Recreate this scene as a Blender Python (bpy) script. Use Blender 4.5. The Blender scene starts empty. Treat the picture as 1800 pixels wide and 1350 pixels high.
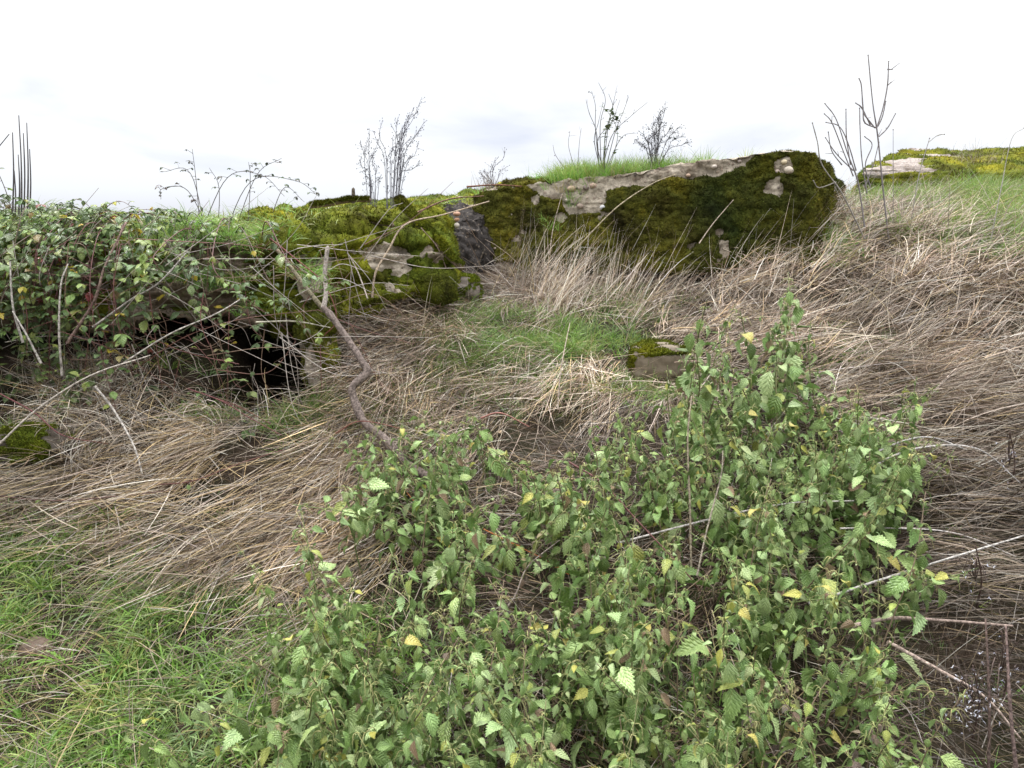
import bpy, bmesh, math, random
import numpy as np
from mathutils import Vector, Matrix
from mathutils.bvhtree import BVHTree
PI = math.pi
random.seed(7); rng = np.random.default_rng(7)
SC = bpy.context.scene; COL = SC.collection

# ------------------------------------------------------------------ camera
F = 1300.0; PITCH = math.radians(12.0); EYE = 1.6
cam = bpy.data.cameras.new('camera'); camo = bpy.data.objects.new('camera', cam); COL.objects.link(camo)
cam.sensor_width = 36; cam.lens = 36 * F / 1800; cam.clip_start = 0.05; cam.clip_end = 2000
camo.location = (0, 0, EYE); camo.rotation_euler = (PI / 2 - PITCH, 0, 0)
SC.camera = camo
# ------------------------------------------------------------------ light: bright overcast day
SUN_EL, SUN_AZ = math.radians(52), math.radians(-25)        # high, behind the ruin, slightly left
SC.view_settings.view_transform = 'Standard'; SC.view_settings.look = 'None'
SC.view_settings.exposure = 1.04; SC.view_settings.gamma = 1.0
w = bpy.data.worlds.new('World'); SC.world = w; w.use_nodes = True
nt = w.node_tree; N = nt.nodes; L = nt.links
bg = N['Background']
sky = N.new('ShaderNodeTexSky'); sky.sky_type = 'NISHITA'; sky.sun_disc = False
sky.sun_elevation = SUN_EL; sky.sun_rotation = SUN_AZ
sm = N.new('ShaderNodeVectorMath'); sm.operation = 'SCALE'; sm.inputs['Scale'].default_value = 0.09
L.new(sky.outputs[0], sm.inputs[0])
tc = N.new('ShaderNodeTexCoord'); sx = N.new('ShaderNodeSeparateXYZ'); L.new(tc.outputs['Generated'], sx.inputs[0])
ramp = N.new('ShaderNodeValToRGB'); cr = ramp.color_ramp
cr.elements[0].position = 0.0; cr.elements[0].color = (.34, .36, .42, 1)
cr.elements[1].position = 1.0; cr.elements[1].color = (3.6, 3.6, 3.65, 1)
for p_, c_ in ((.045, (.45, .47, .51)), (.10, (.52, .525, .54)), (.2, (.56, .56, .56)), (.45, (.62, .62, .63)), (.75, (1.8, 1.8, 1.82))):
    e = cr.elements.new(p_); e.color = (*c_, 1)
L.new(sx.outputs['Z'], ramp.inputs[0])
mp = N.new('ShaderNodeMapping'); mp.inputs['Scale'].default_value = (2.2, 2.2, 6.5); mp.inputs['Location'].default_value = (3.3, .4, 1.7)
L.new(tc.outputs['Generated'], mp.inputs[0])
nz = N.new('ShaderNodeTexNoise'); nz.inputs['Scale'].default_value = 1.3; nz.inputs['Detail'].default_value = 6
nz.inputs['Roughness'].default_value = .5; nz.inputs['Distortion'].default_value = .4
L.new(mp.outputs[0], nz.inputs['Vector'])
cl = N.new('ShaderNodeValToRGB'); cl.color_ramp.elements[0].position = .26; cl.color_ramp.elements[0].color = (.70, .73, .83, 1)
cl.color_ramp.elements[1].position = .455; cl.color_ramp.elements[1].color = (1.0, 1.0, 1.0, 1)
L.new(nz.outputs[0], cl.inputs[0])
mul = N.new('ShaderNodeMix'); mul.data_type = 'RGBA'; mul.blend_type = 'MULTIPLY'; mul.inputs[0].default_value = 1
L.new(ramp.outputs[0], mul.inputs[6]); L.new(cl.outputs[0], mul.inputs[7])
mx = N.new('ShaderNodeMix'); mx.data_type = 'RGBA'; mx.inputs[0].default_value = .93
L.new(sm.outputs[0], mx.inputs[6]); L.new(mul.outputs[2], mx.inputs[7])
L.new(mx.outputs[2], bg.inputs[0]); bg.inputs[1].default_value = 1.0
sl = bpy.data.lights.new('sun', 'SUN'); slo = bpy.data.objects.new('sun', sl); COL.objects.link(slo)
sl.energy = 1.5; sl.angle = math.radians(10); sl.color = (1, .975, .94)
sd = Vector((math.sin(SUN_AZ) * math.cos(SUN_EL), math.cos(SUN_AZ) * math.cos(SUN_EL), math.sin(SUN_EL)))
slo.rotation_euler = sd.to_track_quat('Z', 'Y').to_euler()
SC.cycles.max_bounces = 5; SC.cycles.diffuse_bounces = 2; SC.cycles.glossy_bounces = 2; SC.cycles.transmission_bounces = 4
SC.cycles.transparent_max_bounces = 4; SC.cycles.caustics_reflective = False; SC.cycles.caustics_refractive = False

# ------------------------------------------------------------------ helpers
CP, SP = math.cos(PITCH), math.sin(PITCH)
def ray(px, py):
    u = (px - 900) / F; v = (675 - py) / F
    return u, CP + v * SP, -SP + v * CP
def up(px, py, Y):                     # photo pixel at forward distance Y -> world
    dx, dy, dz = ray(px, py); t = Y / dy
    return Vector((dx * t, Y, EYE + dz * t))
def proj(x, y, z):
    zz = z - EYE; d = y * CP - zz * SP; v = y * SP + zz * CP
    d = np.maximum(d, 1e-3)
    return 900 + F * x / d, 675 - F * v / d

def _h(ix, iy, iz, s):
    n = (ix * 374761393 + iy * 668265263 + iz * 2147483647 + s * 974711) & 0xffffffff
    n = ((n ^ (n >> 13)) * 1274126177) & 0xffffffff
    n = ((n ^ (n >> 15)) * 2246822519) & 0xffffffff
    return ((n ^ (n >> 16)) & 0xffffff) / float(0xffffff)
def vnoise(p, s=0):
    p = np.asarray(p, float); i = np.floor(p).astype(np.int64); f = p - i; f = f * f * (3 - 2 * f)
    r = 0
    for a in (0, 1):
        for b in (0, 1):
            for c in (0, 1):
                wgt = (f[:, 0] if a else 1 - f[:, 0]) * (f[:, 1] if b else 1 - f[:, 1]) * (f[:, 2] if c else 1 - f[:, 2])
                r = r + wgt * _h(i[:, 0] + a, i[:, 1] + b, i[:, 2] + c, s)
    return r * 2 - 1
def fbm(p, o=4, s=0):
    r = 0; a = 1; p = np.asarray(p, float).copy(); t = 0
    for k in range(o):
        r = r + a * vnoise(p, s + k); t += a; a *= .5; p = p * 2.03 + 7.1
    return r / t
def cells(p, s=0):                     # distance to nearest feature point
    p = np.asarray(p, float); i = np.floor(p).astype(np.int64); best = np.full(len(p), 9.)
    for a in (-1, 0, 1):
        for b in (-1, 0, 1):
            for c in (-1, 0, 1):
                j = i + np.array([a, b, c])
                q = j + np.stack([_h(j[:, 0], j[:, 1], j[:, 2], s + k) for k in (1, 2, 3)], 1)
                best = np.minimum(best, np.linalg.norm(p - q, axis=1))
    return best
def sstep(a, b, x): t = np.clip((x - a) / (b - a), 0, 1); return t * t * (3 - 2 * t)
def n2(x, y, s=0, o=3): return fbm(np.stack([x, y, np.full_like(x, .37 * s)], 1), o, s)

# ------------------------------------------------------------------ mesh building
class MB:
    def __init__(s): s.v = []; s.f3 = []; s.f4 = []; s.c = []; s.l = []; s.n = 0
    def add(s, v, f, c, l=None):
        v = np.asarray(v, float); f = np.asarray(f, int) + s.n
        if f.size: (s.f3 if f.shape[1] == 3 else s.f4).append(f)
        s.v.append(v); c = np.asarray(c, float)
        s.c.append(np.broadcast_to(c, (len(v), 3)) if c.ndim == 1 else c)
        s.l.append(np.zeros((len(v), 3)) if l is None else l); s.n += len(v)
    def build(s, name, m, parent=None, smooth=True, offset=None):
        v = np.concatenate(s.v); c = np.concatenate(s.c); l = np.concatenate(s.l)
        if offset is not None: v = v - np.array(offset)
        f4 = np.concatenate(s.f4) if s.f4 else np.zeros((0, 4), int); f3 = np.concatenate(s.f3) if s.f3 else np.zeros((0, 3), int)
        me = bpy.data.meshes.new(name); me.vertices.add(len(v)); me.vertices.foreach_set('co', v.astype(np.float32).ravel())
        lp = np.concatenate([f4.ravel(), f3.ravel()]); me.loops.add(len(lp)); me.loops.foreach_set('vertex_index', lp.astype(np.int32))
        npoly = len(f4) + len(f3); me.polygons.add(npoly)
        st = np.concatenate([np.arange(len(f4)) * 4, len(f4) * 4 + np.arange(len(f3)) * 3]).astype(np.int32)
        me.polygons.foreach_set('loop_start', st)
        me.update(calc_edges=True)
        me.polygons.foreach_set('use_smooth', np.full(npoly, smooth))
        a = me.attributes.new('col', 'FLOAT_COLOR', 'POINT'); a.data.foreach_set('color', np.concatenate([c, np.ones((len(c), 1))], 1).astype(np.float32).ravel())
        a = me.attributes.new('luv', 'FLOAT_VECTOR', 'POINT'); a.data.foreach_set('vector', l.astype(np.float32).ravel())
        me.materials.append(m)
        o = bpy.data.objects.new(name, me); COL.objects.link(o)
        if parent: o.parent = parent
        return o
def tag(o, label, cat=None, group=None, kind=None):
    if label: o['label'] = label
    if cat: o['category'] = cat
    if group: o['group'] = group
    if kind: o['kind'] = kind
    return o
def empty(name, loc, label, cat, group=None):
    o = bpy.data.objects.new(name, None); COL.objects.link(o); o.location = loc; o.empty_display_size = .05
    return tag(o, label, cat, group)

# ------------------------------------------------------------------ materials
def newmat(name):
    m = bpy.data.materials.new(name); m.use_nodes = True; t = m.node_tree; t.nodes.clear()
    return m, t.nodes, t.links
def nnoise(N, L, scale, detail=5, rough=.6, vec=None, coord='Object'):
    n = N.new('ShaderNodeTexNoise'); n.inputs['Scale'].default_value = scale; n.inputs['Detail'].default_value = detail; n.inputs['Roughness'].default_value = rough
    if vec is None:
        g = N.new('ShaderNodeNewGeometry'); vec = g.outputs['Position']
    L.new(vec, n.inputs['Vector']); return n.outputs[0]
def nramp(N, L, src, stops):
    r = N.new('ShaderNodeValToRGB'); e = r.color_ramp.elements
    e[0].position, e[0].color = stops[0][0], (*stops[0][1], 1); e[1].position, e[1].color = stops[-1][0], (*stops[-1][1], 1)
    for p, c in stops[1:-1]: x = e.new(p); x.color = (*c, 1)
    L.new(src, r.inputs[0]); return r.outputs[0]
def nmix(N, L, fac, a, b, mode='MIX'):
    m = N.new('ShaderNodeMix'); m.data_type = 'RGBA'; m.blend_type = mode
    for sock, val in ((m.inputs[0], fac), (m.inputs[6], a), (m.inputs[7], b)):
        if isinstance(val, (int, float)): sock.default_value = val
        elif isinstance(val, tuple): sock.default_value = (*val, 1)
        else: L.new(val, sock)
    return m.outputs[2]
def nmath(N, L, op, a, b=None, c=None):
    m = N.new('ShaderNodeMath'); m.operation = op
    for k, val in enumerate((a, b, c)):
        if val is None: continue
        if isinstance(val, (int, float)): m.inputs[k].default_value = val
        else: L.new(val, m.inputs[k])
    return m.outputs[0]
def finish(N, L, col, rough=.8, spec=.3, bump=None, bstr=.5, bdist=.01, transl=0, tcol=None):
    o = N.new('ShaderNodeOutputMaterial'); p = N.new('ShaderNodeBsdfPrincipled')
    L.new(col, p.inputs['Base Color']); p.inputs['Specular IOR Level'].default_value = spec
    if isinstance(rough, (int, float)): p.inputs['Roughness'].default_value = rough
    else: L.new(rough, p.inputs['Roughness'])
    if bump is not None:
        b = N.new('ShaderNodeBump'); b.inputs['Strength'].default_value = bstr; b.inputs['Distance'].default_value = bdist
        L.new(bump, b.inputs['Height']); L.new(b.outputs[0], p.inputs['Normal'])
    if transl:
        t = N.new('ShaderNodeBsdfTranslucent'); L.new(tcol if tcol is not None else col, t.inputs[0])
        m = N.new('ShaderNodeMixShader'); m.inputs[0].default_value = transl
        L.new(p.outputs[0], m.inputs[1]); L.new(t.outputs[0], m.inputs[2]); L.new(m.outputs[0], o.inputs[0])
    else: L.new(p.outputs[0], o.inputs[0])
def m_blade(name, rough=.6, spec=.35, transl=.2, mott=.25, scale=90):
    m, N, L = newmat(name)
    a = N.new('ShaderNodeAttribute'); a.attribute_name = 'col'
    n = nnoise(N, L, scale, 3)
    k = nramp(N, L, n, [(.3, (1 - mott,) * 3), (.7, (1 + mott * .6,) * 3)])
    c = nmix(N, L, 1., a.outputs['Color'], k, 'MULTIPLY')
    finish(N, L, c, rough, spec, transl=transl); return m
def m_leaf(name, veins=.5, freq=7., rough=.5, spec=.4, under=(1.25, 1.3, 1.5), transl=.28):
    m, N, L = newmat(name)
    a = N.new('ShaderNodeAttribute'); a.attribute_name = 'col'
    u = N.new('ShaderNodeAttribute'); u.attribute_name = 'luv'
    s = N.new('ShaderNodeSeparateXYZ'); L.new(u.outputs['Vector'], s.inputs[0])
    au = nmath(N, L, 'ABSOLUTE', s.outputs[0])
    ph = nmath(N, L, 'SUBTRACT', s.outputs[1], nmath(N, L, 'MULTIPLY', au, .32))
    w1 = nmath(N, L, 'COSINE', nmath(N, L, 'MULTIPLY', ph, freq * 2 * PI))
    vein = nmath(N, L, 'POWER', nmath(N, L, 'MULTIPLY_ADD', w1, .5, .5), 5.)
    mid = nmath(N, L, 'SUBTRACT', 1.0, nmath(N, L, 'MULTIPLY', au, 9.)); mid = nmath(N, L, 'MAXIMUM', mid, 0.)
    vv = nmath(N, L, 'MAXIMUM', vein, mid)
    n = nnoise(N, L, 60, 4)
    k = nramp(N, L, n, [(.3, (.78, .80, .75)), (.7, (1.18, 1.15, 1.1))])
    c = nmix(N, L, 1., a.outputs['Color'], k, 'MULTIPLY')
    lighter = nmix(N, L, 1., c, (1.6, 1.5, 1.7), 'MULTIPLY')
    c = nmix(N, L, nmath(N, L, 'MULTIPLY', vv, veins), c, lighter)
    g = N.new('ShaderNodeNewGeometry')
    c = nmix(N, L, nmath(N, L, 'MULTIPLY', g.outputs['Backfacing'], .8), c, nmix(N, L, 1., c, under, 'MULTIPLY'))
    h = nmath(N, L, 'SUBTRACT', nmath(N, L, 'MULTIPLY', w1, -1.), nmath(N, L, 'MULTIPLY', mid, 1.5))
    finish(N, L, c, rough, spec, bump=h, bstr=.6, bdist=.002, transl=transl); return m
def m_bark(name, c1, c2, scale=60, rough=.85):
    m, N, L = newmat(name)
    a = N.new('ShaderNodeAttribute'); a.attribute_name = 'col'
    n = nnoise(N, L, scale, 6, .65); k = nramp(N, L, n, [(.35, c1), (.65, c2)])
    c = nmix(N, L, 1., k, a.outputs['Color'], 'MULTIPLY')
    finish(N, L, c, rough, .2, bump=n, bstr=1., bdist=.006); return m
def m_soil():
    m, N, L = newmat('soil')
    n1 = nnoise(N, L, 6, 6); n2_ = nnoise(N, L, 70, 6, .7)
    c = nramp(N, L, n2_, [(.3, (.010, .007, .005)), (.55, (.030, .021, .014)), (.75, (.08, .06, .045))])
    g = nramp(N, L, n1, [(.42, (.05, .034, .022)), (.62, (.028, .036, .010))])
    c = nmix(N, L, .45, c, g)
    finish(N, L, c, .9, .2, bump=n2_, bstr=.8, bdist=.015); return m
def m_concrete(name, base=(.38, .33, .26), pk=1.):
    m, N, L = newmat(name)
    n1 = nnoise(N, L, 3.2, 6, .65); n2_ = nnoise(N, L, 45, 7, .7)
    v = N.new('ShaderNodeTexVoronoi'); v.inputs['Scale'].default_value = 38
    g = N.new('ShaderNodeNewGeometry'); L.new(g.outputs['Position'], v.inputs['Vector'])
    peb = nramp(N, L, v.outputs['Distance'], [(.25, (1, 1, 1)), (.42, (0, 0, 0))])
    hs = N.new('ShaderNodeSeparateColor'); L.new(v.outputs['Color'], hs.inputs[0])
    pc = nramp(N, L, hs.outputs[0], [(0, (.20, .15, .11)), (.4, (.33, .27, .22)), (.75, (.42, .34, .26)), (1, (.13, .11, .10))])
    b = nramp(N, L, n2_, [(.3, tuple(x * .55 for x in base)), (.55, base), (.75, tuple(min(1, x * 1.35) for x in base))])
    sel = nmath(N, L, 'MULTIPLY', peb, nramp(N, L, hs.outputs[1], [(.45, (0, 0, 0)), (.5, (1, 1, 1))]))
    pc = nmix(N, L, 1., pc, (pk, pk, pk), 'MULTIPLY'); c = nmix(N, L, sel, b, pc)
    st = nramp(N, L, n1, [(.36, (.35, .31, .27)), (.52, (1, 1, 1))])       # dark weather staining with a shape of its own
    c = nmix(N, L, 1., c, st, 'MULTIPLY')
    hgt = nmath(N, L, 'ADD', n2_, nmath(N, L, 'MULTIPLY', sel, .5))
    finish(N, L, c, .9, .25, bump=hgt, bstr=.9, bdist=.012); return m
def m_moss(name, rough=.95):
    m, N, L = newmat(name)
    a = N.new('ShaderNodeAttribute'); a.attribute_name = 'col'
    n1 = nnoise(N, L, 5, 5); n2_ = nnoise(N, L, 130, 5, .7)
    k1 = nramp(N, L, n1, [(.30, (.28, .24, .35)), (.42, (.75, .7, .8)), (.5, (1, 1, 1)), (.66, (1.6, 1.4, .95))])
    k2 = nramp(N, L, n2_, [(.3, (.45, .5, .5)), (.7, (1.5, 1.45, 1.2))])
    c = nmix(N, L, 1., nmix(N, L, 1., a.outputs['Color'], k1, 'MULTIPLY'), k2, 'MULTIPLY')
    finish(N, L, c, rough, .1, bump=n2_, bstr=1., bdist=.012); return m
def m_stone(name, base):
    m, N, L = newmat(name); n = nnoise(N, L, 40, 5)
    a = N.new('ShaderNodeAttribute'); a.attribute_name = 'col'
    k = nramp(N, L, n, [(.3, (.75,) * 3), (.7, (1.2,) * 3)])
    finish(N, L, nmix(N, L, 1., a.outputs['Color'], k, 'MULTIPLY'), .7, .3, bump=n, bstr=.3, bdist=.003); return m
M_soil = m_soil(); M_conc = m_concrete('weathered_concrete'); M_conc_pink = m_concrete('pale_concrete', (.30, .26, .235))
M_moss = m_moss('moss'); M_straw = m_blade('straw', .55, .35, .12, .35, 60); M_green = m_blade('green_grass', .5, .4, .3, .2, 60)
M_nettle = m_leaf('nettle_leaf', .5, 7., .42, .5, (1.2, 1.25, 1.35), .14); M_bram = m_leaf('bramble_leaf', .35, 6., .38, .55, (1.5, 1.5, 1.9), .15)
M_stem = m_blade('stem', .6, .3, 0, .4, 80); M_bark = m_bark('bark', (.35, .34, .33), (1.45, 1.45, 1.42), 90)
M_brown_conc = m_concrete('soily_concrete', (.27, .215, .165)); M_stone = m_stone('stone', None)
M_fluff = m_blade('seed_fluff', .8, .1, .3, .2, 200)

# ------------------------------------------------------------------ terrain
CTRL = []
def cp(px, py, Y, dz=0.0): p = up(px, py, Y); CTRL.append((p.x, p.y, p.z + dz))
for a in [(-500, 1350, 1.85), (0, 1350, 1.85), (500, 1350, 1.85), (900, 1350, 1.85), (1300, 1350, 1.85), (1800, 1350, 1.85), (2400, 1350, 1.9),
          (0, 1150, 2.2), (350, 1150, 2.22), (0, 1000, 2.55), (300, 1000, 2.58), (500, 1200, 2.1), (-400, 1000, 2.6),
          (0, 890, 2.8, -.02), (300, 890, 2.85, -.03), (-400, 880, 2.9), (450, 790, 3.1, -.02), (520, 745, 3.25, -.01), (100, 770, 3.1), (250, 770, 3.12, -.04), (-400, 760, 3.2),
          (700, 1000, 2.6, -.03), (700, 820, 3.05, -.03), (720, 700, 3.5, -.03), (640, 640, 3.62, -.03), (720, 600, 3.9, -.03), (780, 520, 4.4, -.03), (830, 490, 4.7, -.04),
          (1100, 1100, 2.2, -.05), (1100, 940, 2.6, -.04), (1100, 760, 3.15, -.04), (1100, 645, 3.7, -.03), (1000, 560, 4.2, -.04), (1150, 560, 4.25, -.04),
          (1250, 520, 4.4, -.08), (1050, 490, 4.7, -.10), (1300, 460, 4.7, -.12),
          (1700, 1100, 2.2, -.10), (1750, 900, 2.6, -.10), (1500, 900, 2.65, -.08), (1450, 700, 3.25, -.08), (1750, 700, 3.1, -.12), (1700, 600, 3.5, -.12), (1450, 560, 3.9, -.1),
          (1700, 500, 4.0, -.12), (1500, 460, 4.4, -.12), (1700, 430, 4.5, -.12), (1500, 400, 4.9, -.12), (1600, 370, 5.4, -.12), (1780, 380, 5.0, -.12), (1800, 310, 6.0, -.1), (1560, 315, 6.6, -.1),
          (2300, 700, 3.2, -.1), (2300, 430, 4.6, -.1), (2300, 310, 6.2, -.1)]: cp(*a)
for q in [(-2, .6, .0), (0, .6, -.02), (2, .6, 0), (-3, -2, 0), (3, -2, 0), (0, -2, -.05), (-5, 1, .1), (5, 1, .1),
          (-3, 4.2, 1.1), (-1.6, 4.2, 1.1), (-3, 5.2, 1.35), (-1.6, 5.2, 1.35), (-4.5, 4, 1.1), (-.6, 5.6, 1.40), (0, 6, 1.42), (1, 6.3, 1.5), (2, 6.5, 1.75),
          (-3, 7, 1.3), (-1, 7, 1.35), (1, 8, 1.6), (4, 8, 2.1), (6, 8, 2.1), (-5, 7, 1.3), (-4, 9.5, 1.1), (0, 10, 1.2), (5, 11, 1.7), (-6, 5, 1.2), (7, 5, 1.7)]: CTRL.append(q)
CT = np.array(CTRL)
def _tps(r): return np.where(r > 0, r * r * np.log(np.maximum(r, 1e-9)), 0)
_n = len(CT); _K = _tps(np.hypot(CT[:, 0][:, None] - CT[:, 0], CT[:, 1][:, None] - CT[:, 1])) + np.eye(_n) * .02
_P = np.stack([np.ones(_n), CT[:, 0], CT[:, 1]], 1)
_A = np.block([[_K, _P], [_P.T, np.zeros((3, 3))]]); _w = np.linalg.solve(_A, np.concatenate([CT[:, 2], np.zeros(3)]))
def tps(x, y):
    r = _tps(np.hypot(x[:, None] - CT[:, 0], y[:, None] - CT[:, 1]))
    return r @ _w[:_n] + _w[_n] + _w[_n + 1] * x + _w[_n + 2] * y
GX = np.concatenate([[-400, -150, -60, -30, -18], np.arange(-12, -4.5, .25), np.arange(-4.5, 4.5, .03), np.arange(4.5, 12, .25), [12, 18, 30, 60, 150, 400]])
GY = np.concatenate([[-300, -100, -40, -15], np.arange(-6, 1.2, .3), np.arange(1.2, 6.6, .03), np.arange(6.6, 12, .25), [12, 16, 25, 45, 90, 200, 500]])
gx, gy = np.meshgrid(GX, GY); fx, fy = gx.ravel(), gy.ravel()
cxx, cyy = np.clip(fx, -7, 8), np.clip(fy, -3, 11)
gz = tps(cxx, cyy)
far = sstep(9, 30, np.hypot(fx, fy - 3)); gz = gz * (1 - far) + (-.3) * far
near = 1 - sstep(7, 12, np.hypot(fx, fy - 3)); gz = gz - .16 * sstep(5.0, 6.2, fy) * sstep(1.8, 2.6, fx)
gz = gz + near * (.035 * n2(fx * 2.2, fy * 2.2, 1) + (.02 + .05 * sstep(-.2, .6, fx) * sstep(2.4, 3.2, fy)) * (np.abs(n2(fx * 3.6, fy * 3.6, 8, 2)) * 2.2 - .5) + .018 * n2(fx * 9, fy * 9, 2) + .01 * n2(fx * 30, fy * 30, 3))
carve = sstep(-1.50, -1.36, fx + .10 * n2(fx * 3, fy * 3, 15)) * (1 - sstep(-1.02, -.86, fx + .10 * n2(fx * 3, fy * 3, 5))) * sstep(3.30, 3.50, fy + .06 * n2(fx * 3, fy * 3, 6)) * (1 - sstep(5.0, 5.4, fy))
gz = gz * (1 - carve) + np.minimum(gz, .30) * carve
gully = np.exp(-((fx + .50) / .10) ** 2) * sstep(4.35, 4.6, fy) * (1 - sstep(5.0, 5.3, fy)); gz -= .14 * gully
GZ = gz.reshape(gx.shape)
def H(x, y):
    x = np.asarray(x, float); y = np.asarray(y, float)
    i = np.clip(np.searchsorted(GX, x) - 1, 0, len(GX) - 2); j = np.clip(np.searchsorted(GY, y) - 1, 0, len(GY) - 2)
    a = np.clip((x - GX[i]) / (GX[i + 1] - GX[i]), 0, 1); b = np.clip((y - GY[j]) / (GY[j + 1] - GY[j]), 0, 1)
    return (GZ[j, i] * (1 - a) + GZ[j, i + 1] * a) * (1 - b) + (GZ[j + 1, i] * (1 - a) + GZ[j + 1, i + 1] * a) * b
def H1(x, y): return float(H(np.array([x]), np.array([y]))[0])
nx, ny = len(GX), len(GY); I = np.arange(nx * ny).reshape(ny, nx)
quads = np.stack([I[:-1, :-1], I[:-1, 1:], I[1:, 1:], I[1:, :-1]], -1).reshape(-1, 4)
mb = MB(); mb.add(np.stack([fx, fy, gz], 1), quads, (.5, .5, .5)); g = mb.build('ground', M_soil); tag(g, 'dark brown soil bank rising from the camera to the ruin', kind='structure')

# ------------------------------------------------------------------ concrete pieces
BVS = [BVHTree.FromPolygons([tuple(q) for q in np.stack([fx, fy, gz], 1)], [tuple(int(k) for k in q) for q in quads])]
def cube_surface(n):
    bm = bmesh.new(); bmesh.ops.create_cube(bm, size=2); bmesh.ops.subdivide_edges(bm, edges=bm.edges[:], cuts=n, use_grid_fill=True)
    v = np.array([q.co[:] for q in bm.verts]); f = np.array([[q.index for q in p.verts] for p in bm.faces]); bm.free(); return v, f
def vnormals(v, f):
    a = v[f[:, 0]]; n = np.cross(v[f[:, 1]] - a, v[f[:, 2]] - a); n2_ = np.cross(v[f[:, 2]] - a, v[f[:, 3]] - a); n = n + n2_
    out = np.zeros_like(v)
    for k in range(4): np.add.at(out, f[:, k], n)
    return out / np.maximum(np.linalg.norm(out, axis=1, keepdims=True), 1e-12)
_cs = {}
def hexa(c, n, rnd=.08, amp=.03, freq=5, fine=.008, ledge=0, seed=0, topedge=None):
    """c: FBL FBR FTL FTR BBL BBR BTL BTR"""
    if n not in _cs: _cs[n] = cube_surface(n)
    v, f = _cs[n]; v = v.copy()
    s = v / np.linalg.norm(v, axis=1, keepdims=True) * 1.25
    v = v * (1 - rnd) + s * rnd; u = (v + 1) / 2; c = np.array([tuple(q) for q in c])
    X, Yy, Z = u[:, 0:1], u[:, 1:2], u[:, 2:3]
    def L2(a, b, t): return a * (1 - t) + b * t
    front = L2(L2(c[0], c[1], X), L2(c[2], c[3], X), Z); back = L2(L2(c[4], c[5], X), L2(c[6], c[7], X), Z)
    p = L2(front, back, Yy)
    if topedge is not None:
        xs, dz = zip(*topedge); p[:, 2] += np.interp(X[:, 0], xs, dz) * sstep(.3, 1, Z[:, 0])
    nr = vnormals(p, f)
    p = p + nr * (amp * fbm(p * freq, 4, seed) + fine * fbm(p * 28, 3, seed + 9))[:, None]
    if ledge: p = p + nr * (ledge * (np.abs(vnoise(p * np.array([2, 2, 16]), seed + 3))))[:, None]
    return p, f, vnormals(p, f)
def moss_part(p, f, nr, mask, thick, col, parent, off, fuzz=8000, cush=22, seed=0, fl=.012, cvar=.5):
    """moss cushions grown out of the surface where mask > 0, with a pile of short leaves"""
    cu = 1 - np.clip(cells(p * cush, seed), 0, 1); cu2 = 1 - np.clip(cells(p * cush * .42, seed + 5), 0, 1)
    q = p + nr * (-.006 + sstep(0, .5, mask) * thick * (.35 + .7 * cu + .8 * cu2))[:, None]
    keep = (mask[f] > .02).any(1); ff = f[keep]
    used = np.unique(ff); re = np.full(len(p), -1); re[used] = np.arange(len(used))
    tone = fbm(p[used] * 3.1, 3, seed + 7)[:, None]
    c = np.array(col) * (1 + cvar * tone * np.array([1.1, .8, .5]))
    mb = MB(); mb.add(q[used], re[ff], c)
    if fuzz:
        a = q[ff[:, 0]]; ar = np.linalg.norm(np.cross(q[ff[:, 1]] - a, q[ff[:, 3]] - a), axis=1) * (mask[ff].mean(1) > .12)
        k = rng.choice(len(ff), fuzz, p=ar / ar.sum()); r1, r2 = rng.random((fuzz, 1)), rng.random((fuzz, 1))
        A, B, C, D = (q[ff[k, i]] for i in range(4))
        b = (A * (1 - r1) + B * r1) * (1 - r2) + (D * (1 - r1) + C * r1) * r2; nn = nr[ff[k, 0]]
        d = nn + rng.normal(0, .55, (fuzz, 3)) + np.array([0, 0, .25]); d /= np.linalg.norm(d, axis=1, keepdims=True)
        s = np.cross(d, rng.normal(0, 1, (fuzz, 3))); s /= np.linalg.norm(s, axis=1, keepdims=True)
        ln = fl * rng.uniform(.5, 1.4, (fuzz, 1)); wd = fl * .22
        vv = np.stack([b - s * wd, b + s * wd, b + d * ln], 1).reshape(-1, 3)
        tone = fbm(b * 3.1, 3, seed + 7)[:, None]
        cc = np.array(col) * 1.25 * (1 + cvar * tone * np.array([1.1, .8, .5])) * rng.uniform(.6, 1.5, (fuzz, 1)) * rng.uniform(.9, 1.1, (fuzz, 3))
        mb.add(vv, np.arange(fuzz * 3).reshape(-1, 3), np.repeat(cc, 3, 0))
    return mb.build('moss_cover', M_moss, parent, offset=off)
_ico = {}
def ico(sub=3):
    if sub not in _ico:
        bm = bmesh.new(); bmesh.ops.create_icosphere(bm, subdivisions=sub, radius=1); _ico[sub] = (np.array([v.co[:] for v in bm.verts]), np.array([[v.index for v in f.verts] for f in bm.faces])); bm.free()
    return _ico[sub]
def stone_mesh(name, loc, r, col, parent=None, off=(0, 0, 0), sub=2, rough=.12, seed=None, mat=None):
    v, f = ico(sub); s = rng.integers(1000) if seed is None else seed
    v = v * (1 + rough * fbm(v * 1.5 + s, 3, s))[:, None] * np.array(r)
    R = np.array(Matrix.Rotation(rng.uniform(-.6, .6), 3, Vector(rng.normal(0, 1, 3)))); v = v @ R.T + np.array(loc)
    mb = MB(); mb.add(v, f, col); return mb.build(name, mat or M_stone, parent, offset=off)
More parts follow.
